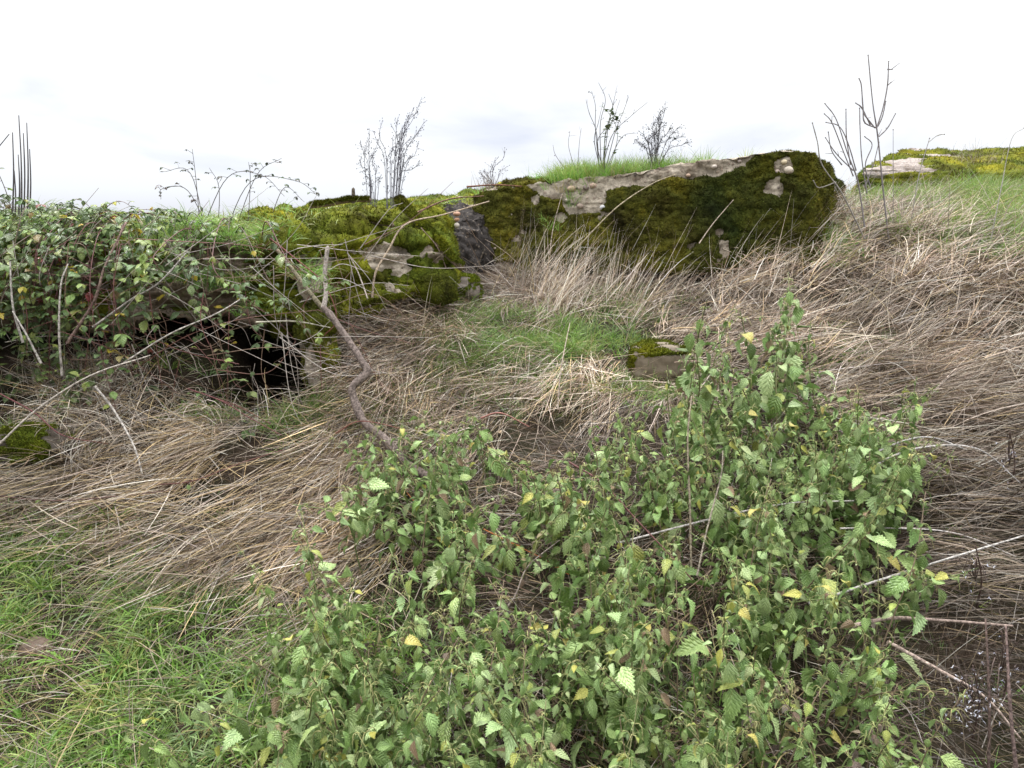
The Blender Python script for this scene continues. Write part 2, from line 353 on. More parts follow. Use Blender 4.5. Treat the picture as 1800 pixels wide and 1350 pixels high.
def block(name, label, cat, c, n, mossf, mat=M_conc, moss=None, group=None, partname='concrete', **kw):
    p, f, nr = hexa(c, n, **kw); ctr = p.mean(0); base = (ctr[0], ctr[1], p[:, 2].min())
    root = empty(name, base, label, cat, group)
    mb = MB(); mb.add(p, f, (1, 1, 1)); mb.build(partname, mat, root, offset=base)
    BVS.append(BVHTree.FromPolygons([tuple(q) for q in p], [tuple(int(k) for k in q) for q in f]))
    if mossf is not None:
        mk = mossf(p, nr); moss_part(p, f, nr, mk, off=base, parent=root, **moss)
    return root, base, p, f, nr
def castcam(px, py, lift=0):
    dx, dy, dz = ray(px, py); d = Vector((dx, dy, dz)).normalized(); best = None
    for b in BVS:
        h = b.ray_cast(Vector((0, 0, EYE)), d)
        if h[0] is not None and (best is None or h[3] < best[1]): best = (h[0], h[3], h[1])
    return best
def drop(x, y, z0=4):
    best = None
    for b in BVS:
        h = b.ray_cast(Vector((x, y, z0)), Vector((0, 0, -1)))
        if h[0] is not None and (best is None or h[0].z > best): best = h[0].z
    return best

# main tilted block
def P(px, py): return proj
C = [up(845, 480, 5.0), up(1432, 470, 4.6), up(832, 335, 5.15), up(1428, 256, 4.65), up(880, 480, 6.6), up(1488, 470, 5.7), up(905, 320, 6.5), up(1482, 318, 5.7)]
def moss_main(p, nr):
    px, py = proj(p[:, 0], p[:, 1], p[:, 2])
    # a pale concrete lip runs along the top front edge and a broken scar below it
    bi = np.clip((px / 10).astype(int), 0, 199); top = np.full(200, 1e9); np.minimum.at(top, bi, py); top = top[bi]
    band = np.interp(px, [820, 870, 900, 960, 1040, 1100, 1250, 1310, 1340, 1500], [-30, -30, 6, 34, 34, 26, 30, 22, -6, -30])
    n = fbm(p * 7, 4, 21); lip = sstep(-4, 6, py - top - band + n * 16)
    scar = 1.2 * np.exp(-(((px - 1025) / 46) ** 2 + ((py - 345) / 36) ** 2)) + .9 * np.exp(-(((px - 1375) / 26) ** 2 + ((py - 290) / 20) ** 2)) \
        + .8 * np.exp(-(((px - 880) / 60) ** 2 + ((py - 470) / 26) ** 2)) + .5 * np.exp(-(((px - 985) / 25) ** 2 + ((py - 385) / 18) ** 2))
    m = lip * (1 - sstep(.35, .7, scar + .35 * n)) + .15 * fbm(p * 14, 3, 5)
    m = m * (.15 + .85 * sstep(-.42, -.22, fbm(p * 5.5, 4, 88)))
    m = np.where(nr[:, 2] > .75, np.maximum(m * .2, np.exp(-((px - 925) / 40) ** 2)), m)
    return np.clip(m - .08, 0, 1)
main, mbase, pm, fm, nm = block('concrete_block', 'huge tilted concrete block with dark moss on its face and a pale pebbly top edge', 'concrete ruin', C, 120, moss_main,
      moss=dict(thick=.020, col=(.066, .070, .014), fuzz=120000, cush=27, cvar=.8, seed=3, fl=.015), rnd=.02, amp=.055, freq=3.6, fine=.022, seed=4,
      topedge=[(0, -.03), (.1, -.01), (.5, -.01), (.8, .0), (.93, .0), (1, -.03)])
for k, (a, b, r, c) in enumerate([(937, 313, .022, (.50, .36, .22)), (955, 309, .02, (.35, .26, .18)), (1005, 333, .026, (.38, .28, .20)), (1030, 330, .02, (.20, .16, .14)), (1043, 327, .022, (.42, .3, .24)),
      (1022, 298, .018, (.30, .17, .12)), (1110, 293, .024, (.42, .34, .28)), (1117, 297, .018, (.36, .3, .25)), (1216, 285, .02, (.44, .38, .33)), (1222, 281, .016, (.4, .35, .3)), (1255, 293, .016, (.5, .44, .38)),
      (1386, 300, .028, (.48, .42, .34)), (1378, 285, .018, (.52, .44, .30)), (1366, 302, .016, (.42, .34, .29)), (997, 352, .016, (.3, .26, .22)), (1020, 362, .02, (.34, .27, .22)), (1060, 365, .018, (.55, .55, .56)),
      (1210, 308, .014, (.42, .3, .22)), (1205, 318, .012, (.36, .3, .24)), (880, 455, .014, (.3, .24, .2)), (905, 452, .012, (.34, .27, .2)), (870, 437, .012, (.36, .28, .22)), (1300, 283, .014, (.4, .34, .3))]):
    h = castcam(a, b)
    if h: stone_mesh('embedded_stone', h[0] + h[2] * r * .2, (r * 1.1, r, r * .85), c, main, mbase)

# low mossy block left of the gully
C = [up(500, 585, 3.72), up(782, 505, 4.15), up(515, 428, 3.85), up(770, 412, 4.25), up(430, 560, 5.2), up(800, 505, 5.2), up(440, 392, 4.8), up(770, 380, 4.9)]
def moss_all(p, nr):
    px, py = proj(p[:, 0], p[:, 1], p[:, 2]); return np.clip(.42 + 1.3 * fbm(p * 5, 4, 31) - .8 * np.exp(-(((px - 690) / 40) ** 2 + ((py - 455) / 25) ** 2)), 0, 1)
block('mossy_block', 'low concrete block under bright yellow green moss cushions left of the dark gully', 'concrete ruin', C, 80, moss_all,
      moss=dict(thick=.05, cvar=.9, col=(.115, .132, .016), fuzz=50000, cush=9, seed=13, fl=.016), rnd=.14, amp=.14, freq=3.4, fine=.03, ledge=.07, seed=14)
# rear mossy slab
C = [up(480, 400, 5.0), up(880, 400, 5.25), up(500, 396, 5.05), up(880, 362, 5.3), up(420, 400, 7), up(900, 400, 7), up(430, 392, 6.6), up(900, 330, 6.8)]
block('mossy_slab', 'flat mossy concrete slab on the skyline between the left bank and the large block', 'concrete ruin', C, 70,
      lambda p, nr: np.clip(.45 + 1.2 * fbm(p * 4, 4, 41), 0, 1), moss=dict(thick=.045, cvar=.8, col=(.125, .145, .018), fuzz=40000, cush=12, seed=23, fl=.016), rnd=.08, amp=.06, freq=2.4, fine=.012, ledge=.03, seed=24)
# far right slab
C = [up(1512, 340, 7.0), up(2300, 365, 6.4), up(1516, 298, 7.0), up(2300, 326, 6.5), up(1500, 340, 9.2), up(2300, 340, 9.2), up(1600, 266, 8.8), up(2300, 268, 9.0)]
def moss_far(p, nr):
    px, py = proj(p[:, 0], p[:, 1], p[:, 2]); q = p * np.array([2.2, 3.2, 9]); return np.clip(.10 + 1.7 * fbm(q, 4, 51) + .12 + .0012 * (px - 1600), 0, 1)
block('far_slab', 'pale pinkish concrete slab with patches of yellow moss at the far right skyline', 'concrete ruin', C, 90, moss_far, mat=M_conc_pink,
      moss=dict(thick=.035, cvar=.9, col=(.125, .135, .018), fuzz=50000, cush=7, seed=33, fl=.02), rnd=.03, amp=.05, freq=2.2, fine=.02, ledge=.03, seed=34)
# roof slab of the collapsed shelter on the left
C = [up(-420, 560, 3.5), up(515, 560, 3.72), up(-420, 440, 3.5), up(515, 432, 3.75), (-4.0, 5.8, 1.05), (-.95, 5.8, 1.05), (-4.0, 5.8, 1.62), (-.95, 5.8, 1.6)]
def moss_roof(p, nr):
    px, py = proj(p[:, 0], p[:, 1], p[:, 2]); return np.clip(.35 * nr[:, 2] - .12 + .9 * fbm(p * 5, 4, 61) + .5 * np.exp(-((px - 480) / 60) ** 2) - .35 * np.exp(-(((px - 390) / 90) ** 2 + ((py - 480) / 30) ** 2)), 0, 1)
block('shelter_roof', 'broken grey concrete roof slab with rough edge above the black hollow', 'concrete ruin', C, 100, moss_roof, mat=M_brown_conc,
      moss=dict(thick=.03, col=(.10, .12, .014), fuzz=30000, cush=12, seed=43, fl=.014), rnd=.05, amp=.13, freq=4.5, fine=.06, ledge=.06, seed=44)
# leaning mossy support at the right of the hollow
C = [up(560, 760, 3.50), up(615, 745, 3.48), up(515, 480, 3.62), up(575, 480, 3.64), up(560, 760, 3.8), up(615, 740, 3.85), up(520, 500, 3.95), up(575, 500, 3.98)]
block('leaning_pillar', 'leaning moss coated support holding up the roof slab at the right of the hollow', 'concrete ruin', C, 50,
      lambda p, nr: np.clip(.2 + 1.2 * fbm(p * 6, 4, 71), 0, 1), moss=dict(thick=.03, col=(.075, .085, .014), fuzz=14000, cush=14, seed=53, fl=.012), rnd=.2, amp=.10, freq=4, fine=.025, seed=54)
# stones
def rock(label, px, py, Y, r, col, mossy, seed, name='rock'):
    p = up(px, py, Y); z = H1(p.x, p.y); p.z = z + r[2] * (.75 if r[0] > .06 else .3); root = empty(name, (p.x, p.y, z), label, 'stone'); off = (p.x, p.y, z)
    v, f = ico(5); s = seed; q = v * (1 + .35 * fbm(v * 1.3 + s, 2, s) + .06 * fbm(v * 6, 3, s))[:, None]; q = np.sign(q) * np.abs(q) ** .8 * np.array(r) + np.array(p)
    mb = MB(); mb.add(q, f, col); mb.build('stone_body', M_stone, root, offset=off)
    BVS.append(BVHTree.FromPolygons([tuple(a) for a in q], [tuple(int(k) for k in a) for a in f]))
    if mossy:
        mk = np.clip(v[:, 2] * .5 + 1.4 * fbm(v * 2, 3, s) - .1, 0, 1)
        f4 = np.concatenate([f, f[:, 2:3]], 1); moss_part(q, f4, v, mk, .015, mossy, root, off, 5000, 20, s, .01)
rock('squarish tan boulder with a green moss patch on the straw slope behind the nettles', 1165, 640, 3.7, (.17, .11, .11), (.15, .12, .085), (.10, .11, .012), 5)
rock('small brown stone half sunk in the green turf at lower left', 65, 1148, 2.22, (.05, .04, .034), (.11, .075, .055), None, 9)
rock('round moss covered hump at the left edge beneath the brambles', 60, 790, 3.0, (.17, .10, .075), (.05, .04, .03), (.09, .11, .012), 12)
rock('small mossy stone at the foot of the gully', 815, 487, 4.45, (.10, .09, .08), (.12, .1, .08), (.12, .15, .015), 15)
# three pebbles sticking out of the gully wall
C = [up(775, 500, 4.7), up(860, 500, 4.75), up(785, 385, 4.95), up(850, 375, 5.0), up(780, 500, 5.6), up(880, 500, 5.6), up(790, 350, 5.6), up(880, 350, 5.6)]
block('gully_wall', 'dark crumbling wall of concrete at the back of the gully', 'concrete ruin', C, 50, None, mat=m_concrete('dark_concrete', (.035, .03, .027), .35), rnd=.15, amp=.08, freq=6, fine=.03, seed=66)  # near-black base colour over the whole wall
for (a, b, r, c, lb) in [(803, 376, (.020, .02, .013), (.45, .27, .19), 'pinkish pebble topmost of three at the gully wall'), (803, 386, (.015, .015, .010), (.42, .24, .15), 'reddish pebble between two others at the gully wall'), (803, 396, (.014, .014, .015), (.42, .38, .33), 'pale grey pebble lowest of three at the gully wall')]:
    q = up(a, b, 4.62); o = stone_mesh('pebble', (0, 0, 0), tuple(x * 1.15 for x in r), c, rough=.05); o.location = q; tag(o, lb, 'pebble')

# ------------------------------------------------------------------ blades
def blades(P0, az, el, Ln, W, col, nseg=5, droop=.5, curl=0., kink=0., roll=None, clamp=True, tip=.15, tipcol=None, lift=.004, hfun=None):
    n = len(P0); az = az.copy(); el = el.copy()
    z = lambda v: np.broadcast_to(np.asarray(v, float), (n,)).copy()
    Ln, W, droop, curl = z(Ln), z(W), z(droop), z(curl); roll = rng.uniform(-1.2, 1.2, n) if roll is None else z(roll)
    pos = P0.copy(); rows = []; kseg = rng.integers(1, nseg + 1, n); hask = rng.random(n) < kink
    for i in range(nseg + 1):
        t = i / nseg
        ce, se = np.cos(el), np.sin(el); ca, sa = np.cos(az), np.sin(az)
        d = np.stack([ca * ce, sa * ce, se], 1); side = np.stack([-sa, ca, np.zeros(n)], 1); u2 = np.cross(d, side)
        wv = side * np.cos(roll)[:, None] + u2 * np.sin(roll)[:, None]
        wd = W * (1 - (1 - tip) * t ** 1.6) * (.7 + .3 * min(1, t * 3))
        q = pos.copy()
        if clamp: q[:, 2] = np.maximum(q[:, 2], (H if hfun is None else hfun)(q[:, 0], q[:, 1]) + lift)
        rows.append(q - wv * wd[:, None] * .5); rows.append(q + wv * wd[:, None] * .5)
        pos = pos + d * (Ln / nseg)[:, None]
        el = el - droop / nseg; az = az + curl / nseg
        kk = hask & (kseg == i); el = np.where(kk, el - rng.uniform(.3, 1.5, n), el); az = np.where(kk, az + rng.normal(0, .5, n), az)
    V = np.stack(rows, 1); m = 2 * (nseg + 1)
    b = (np.arange(n) * m)[:, None, None]; q = np.array([[2 * i, 2 * i + 1, 2 * i + 3, 2 * i + 2] for i in range(nseg)])[None]
    Cc = np.repeat(col[:, None, :], m, 1)
    if tipcol is not None:
        t = (np.arange(m) // 2 / nseg)[None, :, None]; Cc = Cc * (1 - t ** 1.5 * .6) + np.array(tipcol) * t ** 1.5 * .6
    return V.reshape(-1, 3), (b + q).reshape(-1, 4), Cc.reshape(-1, 3)
def blob(px, py, L_):
    r = np.zeros_like(px)
    for cx, cy, rx, ry, wt in L_: r = np.maximum(r, wt * np.exp(-(((px - cx) / rx) ** 2 + ((py - cy) / ry) ** 2)))
    return r
def scatter(n, x0, x1, y0, y1): return rng.uniform(x0, x1, n), rng.uniform(y0, y1, n)
def blocked(x, y):                     # under the shelter roof / main block footprints
    roof = (x < -.95) & (y > 3.6) & (y < 5.8)
    mb_ = (x > -.4 + .0) & (x < 1.95) & (y > 5.15 - (x + .2) * .22)
    return roof | mb_
STRAW = np.array([[.43, .34, .255], [.54, .455, .36], [.28, .195, .13], [.16, .11, .075], [.63, .57, .49], [.48, .36, .19]])
def strawcol(n, wts, var=.12):
    k = rng.choice(6, n, p=np.array(wts) / sum(wts)); return np.clip(STRAW[k] * rng.uniform(1 - var * 2, 1 + var, (n, 1)) * rng.uniform(.96, 1.04, (n, 3)), 0, 1)

def straw_field(name, label, n, x0, x1, y0, y1, dens, flow, Lr, Wr, elr, thick, wts, droop=(.2, 1.0), kink=.25, nseg=5, azs=.4, lock=16, spread=.035, loose=.25):
    nt = n // lock; tx, ty = scatter(nt, x0, x1, y0, y1); tz = H(tx, ty); px, py = proj(tx, ty, tz)
    d = dens(px, py, tx, ty) * (.12 + 1.3 * sstep(-.3, .3, n2(tx * 4.5, ty * 4.5, 17)))
    ok = (rng.random(nt) < d) & ~blocked(tx, ty); tx, ty, px, py = (a[ok] for a in (tx, ty, px, py)); nt = len(tx)
    taz = flow(px, py, tx, ty) + rng.normal(0, azs, nt) + 1.9 * azs * n2(tx * 2.6, ty * 2.6, 23)
    tel = rng.uniform(*elr, nt); tth = rng.random(nt); tL = rng.uniform(.7, 1.2, nt); tdr = rng.uniform(*droop, nt); tone = np.clip(1 + 1.1 * n2(tx * 4.2, ty * 4.2, 29) + rng.normal(0, .17, nt), .28, 1.5)
    tone = tone * {'ground_litter': .62, 'dry_grass': .80}.get(name, .95) * (1 - .4 * sstep(640, 860, py) * sstep(1350, 1550, px) - .25 * blob(px, py, [(1650, 380, 160, 40, 1)]))   # darker old straw, with shade of the dense lower-right stems painted into the tone
    cnt = rng.integers(lock // 2, lock * 3 // 2, nt); ix = np.repeat(np.arange(nt), cnt); n = len(ix)
    ls = rng.random(n) < loose; sp = np.where(ls, spread * 3, spread)
    x = tx[ix] + rng.normal(0, 1, n) * sp; y = ty[ix] + rng.normal(0, 1, n) * sp; k = ~blocked(x, y); ix, x, y, ls = ix[k], x[k], y[k], ls[k]; n = len(ix); z = H(x, y)
    az = taz[ix] + rng.normal(0, .16, n) + np.where(ls, rng.normal(0, .8, n), 0); el = tel[ix] + rng.normal(0, .10, n) + np.where(ls, rng.uniform(-.2, .6, n), 0)
    th = (thick(px, py, tx, ty) if callable(thick) else np.full(nt, thick))[ix]
    P0 = np.stack([x, y, z + np.clip(tth[ix] + rng.normal(0, .15, n), 0, 1) * th], 1)
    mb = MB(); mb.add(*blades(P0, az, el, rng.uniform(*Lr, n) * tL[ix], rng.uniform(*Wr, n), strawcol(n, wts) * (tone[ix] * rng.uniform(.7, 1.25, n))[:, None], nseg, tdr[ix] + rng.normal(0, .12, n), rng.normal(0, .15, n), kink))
    o = mb.build(name, M_straw, smooth=False); tag(o, label, 'dry grass', kind='stuff'); return o
# right-hand lodged straw: combed up and to the right, laid over the mound
def d_right(px, py, x, y):
    lim = np.interp(px, [560, 640, 760, 900, 1050, 1200, 1500, 1650, 1900], [560, 640, 620, 560, 580, 640, 860, 1500, 1700])
    m = sstep(-30, 30, lim - py + 25 * n2(x * 6, y * 6, 3)) * sstep(600, 660, px)
    m = m * (1 - .8 * blob(px, py, [(820, 640, 80, 40, 1), (1000, 600, 60, 30, .8), (1740, 382, 230, 58, .95), (1560, 360, 70, 36, .7)]))
    return np.clip(m, 0, 1)
def f_right(px, py, x, y):
    a = np.interp(px, [600, 800, 1000, 1300, 1500, 1800], [math.radians(q) for q in (230, 220, 75, 45, 38, 35)])
    low = sstep(560, 760, py); return a * (1 - low) + low * math.radians(-8) * (px > 1100) + low * a * (px <= 1100)
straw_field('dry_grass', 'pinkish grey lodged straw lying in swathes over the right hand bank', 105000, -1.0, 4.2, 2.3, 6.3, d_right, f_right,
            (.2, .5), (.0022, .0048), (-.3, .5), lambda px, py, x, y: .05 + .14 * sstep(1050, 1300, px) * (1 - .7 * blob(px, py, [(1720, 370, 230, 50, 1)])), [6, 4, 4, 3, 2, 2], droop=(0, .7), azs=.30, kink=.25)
# upright tuft fringe in front of the block
def d_fringe(px, py, x, y): return blob(px, py, [(980, 505, 75, 45, 1), (1060, 500, 60, 40, .9), (1180, 485, 90, 38, .8), (1300, 470, 90, 36, .8), (1390, 455, 60, 36, .7), (1560, 430, 60, 25, .3)])
straw_field('standing_dry_grass', 'tall pale straw standing in a fringe at the foot of the large block', 34000, -.4, 3.8, 3.9, 6.0, d_fringe, lambda px, py, x, y: np.full_like(px, math.radians(15)),
            (.2, .54), (.002, .0042), (.65, 1.35), .03, [5, 6, 2, 1, 5, 1], droop=(-.1, .8), kink=.4, azs=.5, lock=12)
# tawny swath on the left
def d_left(px, py, x, y):
    lo = np.interp(px, [-400, 0, 250, 420, 560, 700, 800], [900, 905, 935, 1010, 1040, 1040, 1000]); hi = np.interp(px, [-400, 0, 180, 300, 480, 620, 760, 900], [760, 850, 700, 720, 775, 760, 700, 700])
    m = sstep(-25, 25, lo - py) * sstep(-25, 25, py - hi) * (1 - sstep(650, 760, px)); m = m * (1 - .85 * blob(px, py, [(530, 745, 90, 35, 1), (400, 730, 80, 20, .6), (60, 800, 60, 40, .9)]))
    return m
straw_field('straw_swath', 'tawny flattened straw combed down to the left below the hollow', 60000, -2.6, .6, 2.2, 3.6, d_left,
            lambda px, py, x, y: np.interp(px, [0, 250, 400, 700], [math.radians(q) for q in (212, 232, 246, 246)]), (.15, .42), (.0026, .005), (-.4, .15), .06, [4, 5, 2, 2, 2, 7], droop=(-.1, .4), kink=.15, azs=.22)
def d_slope(px, py, x, y):
    m = blob(px, py, [(700, 600, 90, 90, 1), (670, 700, 35, 60, 1), (900, 680, 150, 40, .8), (780, 540, 110, 40, 1), (1100, 690, 120, 45, .6), (780, 730, 120, 50, .8)]); return np.clip(m * 1.5, 0, 1) * (px > 560)
straw_field('slope_straw', 'brown straw combed downhill beside the crooked branch', 42000, -1.1, 1.2, 2.8, 4.8, d_slope, lambda px, py, x, y: np.full_like(px, math.radians(242)),
            (.15, .4), (.0024, .0048), (-.5, .15), .05, [5, 4, 4, 4, 2, 2], droop=(-.1, .5), kink=.15, azs=.3)
# bleached criss-cross stalks in front of the hollow
def d_pile(px, py, x, y): return np.clip(1.4 * blob(px, py, [(220, 760, 120, 55, 1), (350, 780, 80, 22, .6), (150, 720, 70, 60, 1), (230, 715, 60, 40, 1)]), 0, 1)
straw_field('bleached_stalks', 'bleached stalks tangled criss-cross in front of the dark hollow', 19000, -2.6, -.7, 2.9, 3.6, d_pile, lambda px, py, x, y: np.full_like(px, math.radians(60)),
            (.14, .36), (.002, .0045), (.1, 1.2), .04, [3, 6, 1, 1, 8, 3], droop=(.2, 2.2), kink=.6, azs=2., lock=6, spread=.04)
# litter straw under the nettles and among the turf
def d_under(px, py, x, y): return .9 * sstep(620, 760, py) * sstep(420, 620, px + 20 * n2(x * 5, y * 5, 9)) + .55 * sstep(1750, 1400, px) * 0 + .18 * (px < 520) * (py > 900) + .4 * blob(px, py, [(400, 1010, 110, 45, 1), (100, 1200, 90, 60, .8)])
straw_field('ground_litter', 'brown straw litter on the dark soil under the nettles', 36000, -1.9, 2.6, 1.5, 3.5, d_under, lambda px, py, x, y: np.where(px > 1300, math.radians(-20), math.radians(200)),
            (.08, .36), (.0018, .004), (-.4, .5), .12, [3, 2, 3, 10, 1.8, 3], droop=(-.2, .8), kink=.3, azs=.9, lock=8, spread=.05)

# ------------------------------------------------------------------ green grass
GREENS = np.array([[.10, .20, .03], [.14, .27, .045], [.14, .21, .09], [.20, .25, .055], [.07, .13, .03], [.26, .23, .09]])
def greencol(n, wts=(4, 4, 3, 2, 2, 1), k=1.):
    k = k * 1.38; c = rng.choice(6, n, p=np.array(wts) / sum(wts)); return GREENS[c] * k * rng.uniform(.7, 1.25, (n, 1)) * rng.uniform(.92, 1.08, (n, 3))
def tufts(name, label, ntuft, per, pts, Lr, Wr, elr=(.3, 1.4), rad=.02, droop=(.6, 2.2), wts=(4, 4, 3, 2, 2, 1), k=1., nseg=5, clamp=True, tip=.1):
    """pts(n) -> (n,3) tuft positions"""
    c = pts(ntuft); n = len(c); per_ = rng.integers(max(2, per // 2), per * 3 // 2, n); idx = np.repeat(np.arange(n), per_); m = len(idx)
    az = rng.uniform(0, 2 * PI, m); r = rad * np.sqrt(rng.random(m)); P0 = c[idx] + np.stack([np.cos(az) * r, np.sin(az) * r, np.zeros(m)], 1)
    sc = rng.uniform(.7, 1.25, n)[idx]; base = greencol(n, wts, k)[idx] * rng.uniform(.8, 1.2, (m, 1))
    lean = (rng.uniform(0, 2 * PI, n))[idx]
    az2 = az + rng.normal(0, .5, m) + .3 * np.sin(lean - az)
    mb = MB(); mb.add(*blades(P0, az2, rng.uniform(*elr, m), rng.uniform(*Lr, m) * sc, rng.uniform(*Wr, m), base, nseg, rng.uniform(*droop, m), rng.normal(0, .4, m), .1, clamp=clamp, tip=tip, tipcol=(.22, .24, .09)))
    o = mb.build(name, M_green, smooth=False); tag(o, label, 'grass', kind='stuff'); return o
def terr_pts(dens, x0, x1, y0, y1, over=10):
    def f(n):
        x, y = scatter(n * over, x0, x1, y0, y1); z = H(x, y); px, py = proj(x, y, z)
        ok = (rng.random(len(x)) < dens(px, py, x, y)) & ~blocked(x, y); x, y, z = x[ok][:n], y[ok][:n], z[ok][:n]; return np.stack([x, y, z], 1)
    return f
def d_turf(px, py, x, y):
    hi = np.interp(px, [-500, 0, 200, 300, 450, 560, 700, 900], [860, 890, 900, 930, 1020, 1060, 1090, 1150])
    m = sstep(-20, 40, py - hi) * (1 - .6 * sstep(700, 900, px)) * (1 - .9 * sstep(1000, 1400, px))
    return m * (.12 + .88 * sstep(-.06, .22, n2(x * 3.2, y * 3.2, 77))) * (1 - .75 * blob(px, py, [(400, 1010, 110, 45, 1), (430, 1180, 80, 50, .9), (600, 1300, 60, 50, .6)]))
tufts('green_turf', 'lush green grass of the turf at lower left', 2100, 17, terr_pts(d_turf, -2.6, 1.2, 1.4, 3.0), (.045, .15), (.003, .007), (.2, 1.35), .03, (.6, 2.2))
tufts('fine_turf', 'fine short grass between the turf tufts at lower left', 1300, 11, terr_pts(lambda px, py, x, y: sstep(860, 960, py) * (1 - .8 * sstep(600, 1000, px)), -2.6, 1.8, 1.4, 3.0), (.03, .09), (.0018, .0035), (.2, 1.3), .03, (.3, 1.6), (3, 3, 2, 3, 3, 3), .9, 4)
GP = [(545, 745, 60, 35, 1), (820, 625, 90, 50, 1), (760, 680, 50, 30, .7), (960, 700, 60, 25, .6), (640, 560, 40, 30, .3), (930, 655, 60, 25, .7), (1000, 600, 55, 30, .9), (850, 565, 70, 25, .5), (880, 690, 120, 30, .35), (700, 745, 60, 30, .6), (1090, 610, 40, 22, .5), (1120, 690, 60, 20, .4), (640, 760, 40, 20, .6), (60, 800, 60, 30, .7), (400, 740, 90, 20, .25), (1500, 620, 80, 30, .2), (1120, 545, 60, 25, .5)]
tufts('slope_grass', 'green grass patches pushing through the straw in the middle of the slope', 1300, 15, terr_pts(lambda px, py, x, y: blob(px, py, GP), -2.4, 2.0, 2.8, 4.8, 40), (.06, .15), (.002, .0042), (.4, 1.45), .03, (.3, 1.5))
tufts('bank_grass', 'green grass on the far right bank below the far slab', 4200, 16, terr_pts(lambda px, py, x, y: blob(px, py, [(1740, 380, 190, 48, 1), (1790, 400, 70, 55, 1), (1580, 365, 80, 34, .9), (1450, 440, 30, 20, .8), (1660, 380, 100, 25, .4)]), 1.6, 6.5, 4.2, 7.2, 30), (.10, .25), (.003, .006), (.5, 1.4), .04, (.3, 1.4), (4, 5, 2, 3, 1, 2), 1.1)
def top_pts(region, Yr, over=6):
    def f(n):
        out = []; 
        for _ in range(n * over):
            if len(out) >= n: break
            px, Y = region(); x = (px - 900) / F * Y / 1.02; z = drop(x, Y)
            if z: out.append((x, Y, z - .004))
        return np.array(out)
    return f
tufts('roof_grass', 'grass growing in soil on top of the left roof slab', 1300, 16, top_pts(lambda: (random.choice([random.uniform(-350, 560), random.gauss(400, 80), random.gauss(380, 60), random.gauss(60, 70)]), 3.62 + 1.6 * random.random() ** 1.7), None), (.07, .17), (.003, .0055), (.4, 1.4), .03, (.4, 2.0), (4, 5, 2, 3, 1, 1), 1.15, clamp=False)
tufts('block_top_grass', 'bright green grass along the top of the large tilted block', 420, 20, top_pts(lambda: (random.choice([random.gauss(1120, 60), random.uniform(965, 1240), random.gauss(1010, 25)]), random.uniform(4.95, 5.4)), None), (.06, .15), (.0025, .004), (.7, 1.5), .035, (.1, 1.1), (3, 7, 1, 4, 0, 1), 1.25, clamp=False)
tufts('slab_grass', 'short grass rooted in the moss of the skyline slab', 90, 12, top_pts(lambda: (random.uniform(640, 870), random.uniform(5.2, 6.3)), None), (.05, .10), (.0025, .004), (.6, 1.5), .03, (.1, 1.0), (3, 7, 1, 4, 0, 1), 1.2, clamp=False)
# dry wisps on tops
def wisps(name, label, spots):
    mb = MB()
    for px, Y, n, L0, sp in spots:
        x = (px - 900) / F * Y / 1.02; z = drop(x, Y) or 1.5
        P0 = np.stack([x + rng.normal(0, sp, n), Y + rng.normal(0, sp, n), np.full(n, z - .01)], 1)
        mb.add(*blades(P0, rng.uniform(0, 2 * PI, n), rng.uniform(.7, 1.5, n), rng.uniform(.5, 1.1, n) * L0, rng.uniform(.0018, .003, n), strawcol(n, [4, 3, 4, 3, 2, 1]) * .7, 5, rng.uniform(0, .8, n), rng.normal(0, .3, n), .3, clamp=False))
    tag(mb.build(name, M_straw, smooth=False), label, 'dry grass', kind='stuff')
wisps('dry_wisps', 'thin dry grass wisps along the ruin tops', [(860, 5.3, 90, .17, .05), (690, 5.05, 160, .12, .07), (650, 5.0, 90, .12, .07), (735, 5.0, 60, .12, .05), (1180, 5.1, 120, .20, .10), (1130, 5.1, 90, .16, .08), (1100, 5.0, 60, .13, .1), (830, 5.2, 60, .1, .06), (1700, 7.2, 150, .3, .12), (1620, 6.9, 90, .25, .1), (550, 4.2, 120, .12, .08), (310, 4.1, 90, .12, .04), (500, 4.3, 80, .10, .1), (660, 4.6, 100, .12, .08)])

